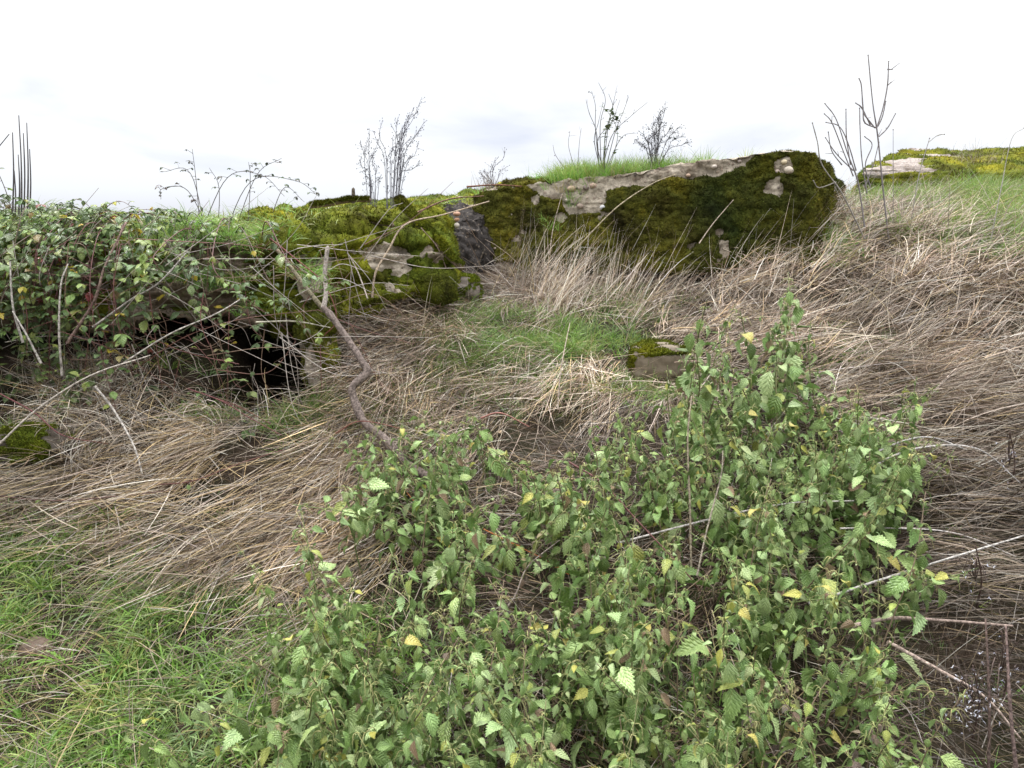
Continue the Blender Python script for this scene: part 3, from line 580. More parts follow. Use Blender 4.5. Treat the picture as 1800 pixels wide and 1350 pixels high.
# ------------------------------------------------------------------ tubes
def smooth(pts, k=5):
    p = [Vector(q) for q in pts]; p = [p[0] * 2 - p[1]] + p + [p[-1] * 2 - p[-2]]; out = []
    for i in range(1, len(p) - 2):
        for j in range(k):
            t = j / k; a, b, c, d = p[i - 1], p[i], p[i + 1], p[i + 2]
            out.append(.5 * ((2 * b) + (c - a) * t + (2 * a - 5 * b + 4 * c - d) * t * t + (3 * b - a - 3 * c + d) * t ** 3))
    out.append(p[-2]); return out
def tube(mb, pts, r0, r1, col, sides=6, bumpy=0., k=5, knots=0):
    P = smooth(pts, k) if k > 1 else [Vector(q) for q in pts]; n = len(P); V = np.zeros((n, sides, 3)); u = Vector((.3, .2, 1)); ring = np.interp(np.arange(n), np.arange(0, n + 3, 3), rng.uniform(-1, 1, len(np.arange(0, n + 3, 3))))
    for i in range(n):
        d = (P[min(i + 1, n - 1)] - P[max(i - 1, 0)]).normalized(); a = d.cross(u)
        if a.length < .05: a = d.cross(Vector((1, .1, 0)))
        a.normalize(); b = a.cross(d); u = b; t = i / max(1, n - 1); r = r0 + (r1 - r0) * t
        if knots: r *= 1 + .13 * max(0, math.cos(i * 2 * PI / knots)) ** 4
        for s in range(sides):
            rr = r * (1 + bumpy * (ring[i] + .4 * random.uniform(-1, 1))); q = P[i] + (a * math.cos(2 * PI * s / sides) + b * math.sin(2 * PI * s / sides)) * rr; V[i, s] = q
    f = []
    for i in range(n - 1):
        for s in range(sides): f.append((i * sides + s, i * sides + (s + 1) % sides, (i + 1) * sides + (s + 1) % sides, (i + 1) * sides + s))
    c = np.array(col) * np.repeat(rng.uniform(.95, 1.05, (n, 1)), sides, 0)
    mb.add(V.reshape(-1, 3), f, c)
    m0 = mb.n; ends = np.array([list(P[-1] + (P[-1] - P[-2]).normalized() * r1)]); 
    mb.add(ends, np.zeros((0, 3), int), col)
    mb.f3.append(np.array([[m0 - sides + s, m0 - sides + (s + 1) % sides, m0] for s in range(sides)]))
    return P

# ------------------------------------------------------------------ leaves
def leaf_template(teeth, depth, base, wmax, rows_mult=2, cols=2):
    rows = teeth * 2; ts = np.concatenate([np.arange(rows + 1) / rows]); T = []; Uu = []
    for i, t in enumerate(ts):
        wv = wmax * (t / base) ** .55 if t < base else wmax * (1 - ((t - base) / (1 - base)) ** 1.45)
        wv = max(wv, 0.004)
        if i % 2 == 0 and 0 < i < rows: wv *= 1 - depth
        sh = (.035 if i % 2 else -.01)
        for c in range(-cols, cols + 1): T.append((c / cols * wv, t + (sh if abs(c) == cols else 0), c / cols)); Uu.append((c / cols, t))
    m = 2 * cols + 1; f = [(i * m + c, i * m + c + 1, (i + 1) * m + c + 1, (i + 1) * m + c) for i in range(rows) for c in range(m - 1)]
    return np.array(T), np.array(Uu), np.array(f)
NL = leaf_template(9, .27, .28, .36); BL = leaf_template(6, .13, .42, .36)
def put_leaf(mb, tmpl, pos, az, el, size, col, fold=.5, droop=1.0, roll=0., pleat=.012, twist=.3, wid=1.):
    T, U, f = tmpl; x, t = T[:, 0] * wid, T[:, 1]; s = T[:, 2]; ff = fold * (1 - .4 * t)
    lx = x * np.cos(ff); lz = np.abs(x) * np.sin(ff) + pleat * np.cos((t - .32 * np.abs(s)) * 7 * 2 * PI) * (np.abs(s) > .3)
    curlr = -.5 * np.abs(s) ** 2 * .10 * random.uniform(-.5, 1.5); lz = lz + curlr
    a = droop * t; yy = np.where(abs(droop) > .02, np.sin(a) / (droop if abs(droop) > .02 else 1), t); zz = -(1 - np.cos(a)) / (droop if abs(droop) > .02 else 1)
    ny, nz = np.sin(a), np.cos(a); py_ = yy + lz * ny; pz_ = zz + lz * nz; tw = twist * t
    X = lx * np.cos(tw) - pz_ * 0; Zt = pz_ + lx * np.sin(tw)
    v = np.stack([X, py_, Zt], 1) * size
    M = Matrix.Rotation(az - PI / 2, 3, 'Z') @ Matrix.Rotation(el, 3, 'X') @ Matrix.Rotation(roll, 3, 'Y')
    v = v @ np.array(M).T + np.array(pos)
    mb.add(v, f, col, np.concatenate([U, np.full((len(U), 1), random.random())], 1))
NCOL = [((.165, .25, .07), 6), ((.225, .325, .11), 6), ((.09, .15, .035), 6), ((.31, .41, .18), 4), ((.28, .33, .08), 1.1), ((.36, .36, .08), .18), ((.26, .19, .11), .35)]
def pick(cl): 
    c = random.choices([a for a, b in cl], [b for a, b in cl])[0]; k = random.uniform(.82, 1.18); return tuple(x * k * random.uniform(.94, 1.06) for x in c)
def nettle_proto(h, lean, yellow=0, bare=.25, lsize=.055):
    st, lf, fl = MB(), MB(), MB(); a = random.uniform(0, 2 * PI); bend = random.uniform(.05, .22) * lean
    pts = [Vector((math.cos(a) * bend * h * t * t * 2, math.sin(a) * bend * h * t * t * 2, h * t)) + Vector((random.gauss(0, .006), random.gauss(0, .006), 0)) for t in (0, .25, .5, .75, 1)]
    pts[0] = Vector((0, 0, -.02))
    P = tube(st, pts, .0028, .0012, random.choice([(.16, .16, .07), (.15, .11, .07), (.13, .17, .06)]), 5, k=6); n = len(P)
    nodes = int(h / .036); ph = random.uniform(0, PI)
    for i in range(nodes):
        t = (i + .5) / nodes
        if t < bare or (t < .4 and random.random() < .35): continue
        p = P[min(n - 1, int(t * (n - 1)))]; sz = lsize * (1.15 - .75 * max(0, (t - .55) / .45)) * random.uniform(.75, 1.2)
        if t > .93: sz *= .6
        for s in (0, PI):
            if random.random() < .12: continue
            az = ph + s + i * PI / 2 + random.gauss(0, .35); pl = sz * random.uniform(.35, .6); e0 = random.uniform(-.1, .6)
            q = p + Vector((math.cos(az) * math.cos(e0), math.sin(az) * math.cos(e0), math.sin(e0))) * pl
            tube(st, [p, (p + q) / 2 + Vector((0, 0, pl * .12)), q], .0011, .0008, (.17, .20, .07), 4, k=2)
            c = pick(NCOL if random.random() > yellow else [((.30, .32, .07), 3), ((.34, .30, .08), 1), ((.24, .29, .07), 3)])
            put_leaf(lf, NL, q, az + random.gauss(0, .35), random.choice([random.uniform(-1.6, -.6), random.uniform(-1.4, -.3), random.uniform(-.8, .4)]), sz * random.uniform(.6, 1.25), c, random.uniform(.1, .9), random.uniform(.1, 1.6), random.gauss(0, .45), .014, random.gauss(0, .5), random.uniform(.8, 1.1))
        for s in range(4):                                # smaller side-shoot leaves
            if random.random() < .55:
                az = random.uniform(0, 2 * PI); q = p + Vector((math.cos(az), math.sin(az), random.uniform(-.2, .8))) * sz * .35
                put_leaf(lf, NL, q, az, random.uniform(-1.0, .5), sz * random.uniform(.3, .6), pick(NCOL), random.uniform(.2, .9), random.uniform(.3, 1.6), random.gauss(0, .5), .014, 0)
        if t > .5:
            for s in range(random.randint(2, 5)):         # catkins
                az = random.uniform(0, 2 * PI); d = Vector((math.cos(az), math.sin(az), 0)); l0 = random.uniform(.015, .04)
                tube(st, [p, p + d * l0 * .5 + Vector((0, 0, l0 * .2)), p + d * l0 + Vector((0, 0, -l0 * .5))], .0011, .0006, random.choice([(.25, .27, .10), (.30, .28, .12), (.22, .25, .09)]), 4, bumpy=.5, k=3)
    return st, lf, fl
NLBL = 'pale green stinging nettle with drooping toothed leaves in the dense patch'
def build_nettle(spec, loc, rz, sc, label, group):
    r = empty('nettle_plant', loc, label, 'nettle', group); r.rotation_euler = (0, 0, rz); r.scale = (sc,) * 3
    for mbb, nm_, mt in zip(spec, ('stem', 'foliage', 'catkins'), (M_stem, M_nettle, M_stem)):
        if mbb.n: mbb.build(nm_, mt, r)
    return r
def ground_hit(px, py, lift, y0=1.2, y1=6.):
    dx, dy, dz = ray(px, py); Y = np.arange(y0, y1, .02); x = dx / dy * Y; z = EYE + dz / dy * Y; h = H(x, Y) + lift; k = np.where(z <= h)[0]
    if len(k) == 0: return None
    return Vector((x[k[0]], Y[k[0]], h[k[0]] - lift))
DEADC = [((.20, .15, .11), 4), ((.13, .10, .08), 3), ((.28, .24, .12), 2), ((.16, .18, .07), 1)]
def dead_proto(h):
    global NCOL
    keep, NCOL = NCOL, DEADC; r = nettle_proto(h, 2., 0, .2, .034); NCOL = keep; return r
protos = []; TALL = [(.62, nettle_proto(.62, .5, .02, .12, .072)) for _ in range(3)]
for i in range(16):
    h = .30 + .30 * (i / 15); sp = nettle_proto(h, 1.2, yellow=.01 + .07 * (i % 6 == 0), lsize=random.uniform(.052, .080))
    protos.append((h, sp))
protos += TALL
built = {}
def copy_tree(root, loc, rz, tilt, sc, label, group):
    r = root.copy(); COL.objects.link(r); r.location = loc; r.rotation_euler = (tilt[0], tilt[1], rz); r.scale = (sc,) * 3; r['label'] = label; r['group'] = group
    for ch in root.children: c = ch.copy(); COL.objects.link(c); c.parent = r
    return r
def place_nettle(px, py, hi=None, label=NLBL, sc=1.):
    i = random.randrange(16) if hi is None else hi; h = protos[i][0]; b = ground_hit(px, py, h * sc * .97)
    if b is None: return
    rz = random.uniform(0, 2 * PI); tilt = (random.gauss(0, .24), random.gauss(0, .24)) if label == NLBL else (random.gauss(0, .06), random.gauss(0, .06)); g_ = 'stinging nettles in the foreground patch'
    if i not in built: built[i] = build_nettle(protos[i][1], b, rz, sc, label, g_); return built[i]
    return copy_tree(built[i], b, rz, tilt, sc, label, g_)
def inpoly(x, y, poly):
    c = False; j = len(poly) - 1
    for i in range(len(poly)):
        xi, yi = poly[i]; xj, yj = poly[j]
        if (yi > y) != (yj > y) and x < (xj - xi) * (y - yi) / (yj - yi) + xi: c = not c
        j = i
    return c
NP = [(610, 770), (700, 725), (830, 700), (960, 690), (1060, 665), (1190, 640), (1290, 600), (1400, 650), (1560, 625), (1640, 650), (1600, 760), (1640, 860), (1720, 950), (1600, 1060), (1480, 1090), (1640, 1190), (1650, 1280), (1500, 1300), (1450, 1420), (340, 1420), (345, 1290), (420, 1200), (520, 1150), (480, 1000), (560, 940), (640, 870)]
pts = []; cl_ = []; tries = 0
while len(cl_) < 46 and tries < 9000:
    tries += 1; x, y = random.uniform(320, 1740), random.uniform(600, 1420)
    if not inpoly(x, y, NP) or any(((x - a) ** 2 + (y - b) ** 2) < (52 + 55 * (y - 600) / 800) ** 2 for a, b in cl_): continue
    if math.exp(-(((x - 900) / 110) ** 2 + ((y - 970) / 70) ** 2)) > random.random() * 1.2: continue
    cl_.append((x, y))
for cx_, cy_ in cl_:
    rr = random.uniform(22, 60) * (.7 + .7 * (cy_ - 600) / 800)
    for _ in range(random.randint(3, 8)):
        x, y = cx_ + random.gauss(0, rr), cy_ + random.gauss(0, rr * .7)
        if inpoly(x, y, NP): pts.append((x, y))
for _ in range(60):
    x, y = random.uniform(400, 1700), random.uniform(640, 1400)
    if inpoly(x, y, NP): pts.append((x, y))
for _ in range(46):
    x, y = random.gauss(1500, 75), random.gauss(735, 65)
    if inpoly(x, y, NP): pts.insert(0, (x, y))
for _ in range(26):
    x, y = random.gauss(780, 110), random.gauss(770, 35)
    if inpoly(x, y, NP): pts.insert(0, (x, y))
random.shuffle(pts)
for _ in range(26):
    x, y = random.gauss(600, 60), random.gauss(1060, 90)
    if inpoly(x, y, NP): pts.insert(0, (x, y))
pts = [q for q in pts if random.random() > .12 + .45 * math.exp(-((q[0] - 880) / 130) ** 2 - ((q[1] - 960) / 90) ** 2) * (q[1] < 1150)][:252] + [(random.gauss(1045, 50), random.gauss(1040, 70)) for _ in range(18)]
for x, y in pts: place_nettle(x, y, sc=random.uniform(.85, 1.2) * (.9 if y > 1150 else 1.))
for (x, y, i, s, lb) in [(1232, 522, 15, 1.25, 'tall nettle rising against the straw beside the tan boulder'), (1378, 478, 15, 1.45, 'tallest nettle whose tip stands highest of the patch before the right straw bank'), (1335, 560, 12, 1.3, 'tall nettle left of the tallest one with long hanging leaves'), (1452, 560, 13, 1.2, 'slender nettle right of the tallest one standing before straw'),
                         (1240, 545, 16, 1.0, NLBL), (1385, 505, 17, 1.05, NLBL), (1370, 540, 18, 1.0, NLBL), (1345, 590, 16, 1.0, NLBL), (1225, 590, 17, 1., NLBL), (1320, 625, 18, 1., NLBL), (1215, 650, 16, .9, NLBL), (1450, 575, 18, .8, NLBL), (1355, 610, 10, 1.2, NLBL), (1225, 610, 9, 1.2, NLBL), (1440, 640, 10, 1.1, NLBL), (350, 1235, 2, 1.1, 'low nettle standing alone in the turf at the left edge of the patch')]:
    place_nettle(x, y, i, lb, s)

GD = 'withered nettles among the green ones'
for k, (px, py, lb) in enumerate([(1385, 1130, 'withered brown nettle top drooping in the lower right of the patch'), (905, 900, 'withered nettle in the dark gap at the middle of the patch'), (1345, 1190, 'withered nettle just below the largest brown one'), (640, 1010, 'withered nettle at the left of the patch'), (1560, 1000, 'withered nettle near the long grey stem at right'), (790, 1010, 'withered nettle below the dark gap'), (1480, 1240, 'withered nettle near the lower right straw')]):
    b = ground_hit(px, py, .4)
    if b: build_nettle(dead_proto(.42), b, random.uniform(0, 6), 1., lb, GD)

# ------------------------------------------------------------------ brambles
BCOL = [((.075, .115, .04), 5), ((.11, .17, .055), 5), ((.16, .23, .07), 5), ((.22, .29, .07), 3), ((.40, .32, .04), .6), ((.20, .05, .04), .25), ((.22, .17, .07), .3)]
def bramble(path, r0, r1, label, group, leafgap=.055, lsize=.04, col=(.10, .045, .035), start=.1, cols=BCOL, name='bramble_cane'):
    base = path[0]; root = empty(name, base, label, 'bramble', group); ca, lf = MB(), MB(); P = tube(ca, path, r0, r1, col, 5, k=7)
    Ltot = sum((P[i + 1] - P[i]).length for i in range(len(P) - 1)); n = int(Ltot / leafgap)
    for i in range(n):
        t = (i + random.random()) / max(1, n)
        if t < start: continue
        p = P[min(len(P) - 2, int(t * (len(P) - 1)))]; az = random.uniform(0, 2 * PI)
        if random.random() < .5: az = random.gauss(-PI / 2, .9)
        e = random.uniform(-.2, .8); pl = random.uniform(.02, .05); d = Vector((math.cos(az) * math.cos(e), math.sin(az) * math.cos(e), math.sin(e))); q = p + d * pl
        tube(ca, [p, q], .0012, .0009, col, 4, k=1); c = pick(cols); sz = lsize * random.uniform(.6, 1.25); ee = random.uniform(-.9, .2)
        for da, ks in ((0, 1.1), (1.25, .85), (-1.25, .85)):
            if random.random() < .12: continue
            put_leaf(lf, BL, q, az + da + random.gauss(0, .15), ee + random.gauss(0, .2), sz * ks, tuple(x * random.uniform(.9, 1.1) for x in c), random.uniform(.1, .5), random.uniform(0, .9), random.gauss(0, .3), .006, random.gauss(0, .2))
        for s in range(2):                                                  # prickles
            pp = P[random.randrange(len(P))]; dd = Vector(rng.normal(0, 1, 3)).normalized(); tube(ca, [pp, pp + dd * .006], .001, .0002, col, 3, k=1)
    ca.build('cane', M_stem, root, offset=base)
    if lf.n: lf.build('foliage', M_bram, root, offset=base)
    return root
GB = 'bramble canes trailing over the left roof slab'; LB = 'leafy bramble cane hanging over the left roof slab edge'
def topz(x, y): return drop(x, y) or 1.5
for i in range(108):
    px = random.choice([random.uniform(200, 470), random.uniform(-260, 260), random.uniform(-150, 200), random.uniform(-100, 260), random.uniform(100, 480)]); Y0 = random.uniform(3.6, 4.3); x = (px - 900) / F * Y0
    s = up(px, 400, Y0); s.z = topz(s.x, Y0) - .01; hang = random.uniform(.15, .95) * (1 if px < 240 else .62)
    dx = random.gauss(.08, .22); Yf = random.uniform(3.12, 3.5); q = [s, s + Vector((dx * .3, (Yf - Y0) * .45, random.uniform(.05, .14))), Vector((s.x + dx * .7, Yf + .06, s.z - hang * .25)), Vector((s.x + dx, Yf, s.z - hang * .65)), Vector((s.x + dx * 1.3, Yf + random.uniform(-.1, .05), s.z - hang))]
    for k in q[2:]: k.z = max(k.z, H1(k.x, k.y) + .03)
    bramble(q, .0028, .0012, LB, GB, .038 if px < 230 else .055, random.uniform(.032, .05), random.choice([(.11, .045, .04), (.10, .07, .045), (.08, .10, .04)]))
for i in range(16):
    px = random.uniform(-180, 130); Y0 = random.uniform(3.7, 4.2); s = up(px, 400, Y0); s.z = topz(s.x, Y0) - .01; hh = random.uniform(.16, .46) * (1 if px < 60 else .55); dx = random.gauss(0, .12)
    bramble([s, s + Vector((dx * .3, -.03, hh * .6)), s + Vector((dx, -.08, hh)), s + Vector((dx * 2, -.12, hh * .8))], .0024, .001, 'upright bramble shoot rising above the left end of the bank', 'bramble shoots at the left skyline', .04, random.uniform(.032, .048), (.10, .08, .05))
GC = 'bramble canes creeping on the roof top'; LC = 'low leafy bramble cane creeping across the turf on the roof slab'
for i in range(26):
    px = random.choice([random.uniform(-200, 230), random.uniform(-200, 280)]); Y0 = random.uniform(3.7, 5.0); s = up(px, 400, Y0); s.z = topz(s.x, Y0) - .01; a = random.uniform(-.6, .6) + random.choice([0, PI]); Lc = random.uniform(.25, .5)
    q = [s] + [s + Vector((math.cos(a) * Lc * t, math.sin(a) * Lc * t * .5, .12 * math.sin(PI * t) + .02)) for t in (.3, .6, 1.)]
    bramble(q, .0022, .001, LC, GC, .045, random.uniform(.03, .042))
# leafless arching sprays on the skyline at 330-560
for i, (pts_, lb) in enumerate([([(350, 380), (345, 320), (338, 262)], 'thin bramble shoot with a forked tip standing highest over the left bank'), ([(360, 370), (335, 305), (285, 302)], 'bramble shoot curling to the left over the left bank'), ([(370, 380), (330, 335), (285, 332), (283, 350)], 'bramble shoot drooping low to the left over the left bank'),
      ([(345, 360), (400, 312), (460, 308), (500, 345)], 'arching bramble with shrivelled leaves over the left bank'), ([(380, 365), (440, 320), (520, 318), (560, 345)], 'arched bramble reaching right with hanging dry seeds'), ([(400, 370), (450, 310), (495, 278)], 'straight bramble tip pointing up right over the left bank'), ([(430, 370), (440, 320), (437, 285)], 'short upright twig between the arching brambles'), ([(380, 372), (385, 330), (368, 295)], 'short leaning twig amid the arching brambles'), ([(470, 365), (500, 330), (535, 355)], 'small arching bramble at the right of the tangle')]):
    q = [up(a, b, 4.15 + .03 * i) for a, b in pts_]; q[0].z = topz(q[0].x, q[0].y) - .01
    bramble(q, .0025, .0011, lb, 'brambles arching against the sky', .05, .022, (.09, .075, .07), .35, [((.07, .08, .06), 3), ((.09, .07, .06), 2), ((.06, .09, .04), 2)])
# long red and brown canes lying across the picture
GR = 'long bare bramble canes'
def hp(px, py, lift): return ground_hit(px, py, lift)
for pts_, r, c, lb in [
    ([(0, 692, 3.05), (60, 725, 3.0), (110, 765, 2.97), (190, 780, 2.95)], .0035, (.13, .045, .045), 'dark red cane sagging from the left edge over the mossy hump'),
    ([(330, 683, 3.15), (390, 705, 3.12), (440, 735, 3.08), (495, 765, 3.04)], .003, (.14, .05, .05), 'red cane slanting down to the right in front of the hollow'),
    ([(350, 690, 3.2), (420, 715, 3.15), (475, 745, 3.1)], .0025, (.15, .06, .05), 'second thinner red cane just above its neighbour at the hollow lip'),
    ([(275, 852, 2.82), (340, 845, 2.84), (420, 815, 2.9), (500, 790, 2.98)], .003, (.12, .05, .04), 'reddish cane lying across the tawny straw'),
    ([(0, 872, 2.72), (90, 880, 2.72), (180, 875, 2.74), (300, 862, 2.78)], .0028, (.10, .05, .045), 'dark cane lying along the top of the turf at far left'),
    ([(590, 762, 3.05), (625, 742, 3.03), (660, 743, 3.0), (710, 755, 3.0)], .003, (.16, .06, .045), 'short red cane arched over the crooked branch foot'),
    ([(1000, 812, 2.45), (1060, 850, 2.4), (1120, 915, 2.34), (1200, 1000, 2.25), (1232, 1040, 2.2)], .0035, (.14, .06, .055), 'thick purple brown cane slanting through the middle nettles'),
    ([(845, 735, 2.75), (880, 726, 2.73), (930, 750, 2.7)], .0035, (.24, .10, .08), 'short pinkish cane stub above the nettle tops'),
    ([(470, 415, 3.6), (520, 455, 3.5), (570, 500, 3.45), (592, 560, 3.4), (570, 590, 3.4)], .003, (.18, .05, .05), 'bright red cane hooking downwards beside the crooked branch'),
    ([(240, 420, 3.4), (330, 425, 3.38), (420, 430, 3.38), (510, 445, 3.4)], .002, (.18, .07, .06), 'thin red cane running level over the roof slab edge'),
    ([(190, 540, 3.3), (260, 590, 3.25), (330, 620, 3.2), (420, 640, 3.15)], .0022, (.15, .06, .05), 'thin cane slanting across the left of the hollow'),
    ([(250, 640, 3.3), (330, 590, 3.28), (430, 560, 3.3), (560, 545, 3.35)], .0022, (.17, .08, .06), 'thin cane rising right across the middle of the hollow'),
    ([(380, 650, 3.2), (470, 655, 3.18), (520, 600, 3.2)], .002, (.16, .08, .06), 'thin cane hooked up at the right of the hollow'),
    ([(850, 930, 2.5), (960, 985, 2.45), (1000, 1010, 2.4)], .0025, (.42, .14, .04), 'orange dead cane in the gap among the nettles'),
    ([(710, 860, 2.72), (770, 925, 2.62), (830, 935, 2.58)], .0022, (.42, .16, .05), 'short orange stalk at the left of the nettle gap')]:
    q = [up(a, b, Y) for a, b, Y in pts_]
    bramble(q, r, r * .6, lb, GR, .16 if r < .0028 else .4, .028, c)
# webs of thin leafless canes hanging before the hollow
GT = 'thin twigs hanging before the hollow'; LT = 'thin twig crossing the dark hollow'
for i in range(160):
    x0, y0 = random.uniform(0, 660), random.uniform(420, 640); a = random.choice([random.gauss(.4, .35), random.gauss(-.45, .3), random.gauss(1.4, .3)]); l = random.uniform(60, 240); Y = random.uniform(3.15, 3.5)
    x1, y1 = x0 + math.cos(a) * l, y0 + abs(math.sin(a)) * l * (1 if a > 0 else -1)
    q = [up(x0, y0, Y), up((x0 + x1) / 2 + random.gauss(0, 10), (y0 + y1) / 2 + random.gauss(0, 14), Y - .02), up(x1, min(y1, 770), Y - .02)]
    for k in q: k.z = max(k.z, H1(k.x, k.y))
    mb = MB(); tube(mb, q, random.uniform(.0012, .0024), .0008, random.choice([(.16, .07, .06), (.30, .26, .23), (.38, .34, .30), (.20, .13, .09)]), 5, k=6)
    tag(mb.build('twig', M_stem), LT, 'twig', GT)

# ------------------------------------------------------------------ sticks, branch, logs
def stick(name, label, cat, pts_, r0, r1, col, sides=8, bumpy=.08, group=None, mat=None, k=6, knots=0):
    q = [up(a, b, Y) for a, b, Y in pts_]; mb = MB(); q = [v + Vector(rng.normal(0, .004, 3)) for v in q]; tube(mb, q, r0, r1, col, sides, bumpy, k, knots or (7 if cat == 'stick' else 0))
    o = mb.build(name, mat or M_bark, offset=q[0]); o.location = q[0]; tag(o, label, cat, group); return o
root = empty('crooked_branch', up(760, 835, 2.92), 'crooked grey brown branch lying down the slope with a double bend', 'branch'); off = tuple(root.location)
mb = MB(); tube(mb, [up(*a) for a in [(770, 845, 2.88), (722, 820, 2.95), (672, 768, 3.02), (640, 742, 3.05), (622, 700, 3.1), (621, 678, 3.12), (645, 655, 3.15), (636, 635, 3.17), (610, 595, 3.22), (582, 555, 3.28), (568, 540, 3.3)]], .020, .013, (.17, .135, .12), 12, .14, 6, 11); mb.build('trunk', M_bark, root, offset=off)
mb = MB(); tube(mb, [up(*a) for a in [(569, 542, 3.3), (573, 515, 3.33), (571, 480, 3.36), (576, 435, 3.38)]], .012, .009, (.34, .30, .27), 9, .08, 5); mb.build('side_branch', M_bark, root, offset=off)
mb = MB(); tube(mb, [up(*a) for a in [(572, 548, 3.3), (545, 515, 3.34), (515, 475, 3.4), (488, 440, 3.45)]], .011, .008, (.17, .15, .10), 9, .08, 5); mb.build('side_branch', M_bark, root, offset=off)
GS = 'bleached sticks'
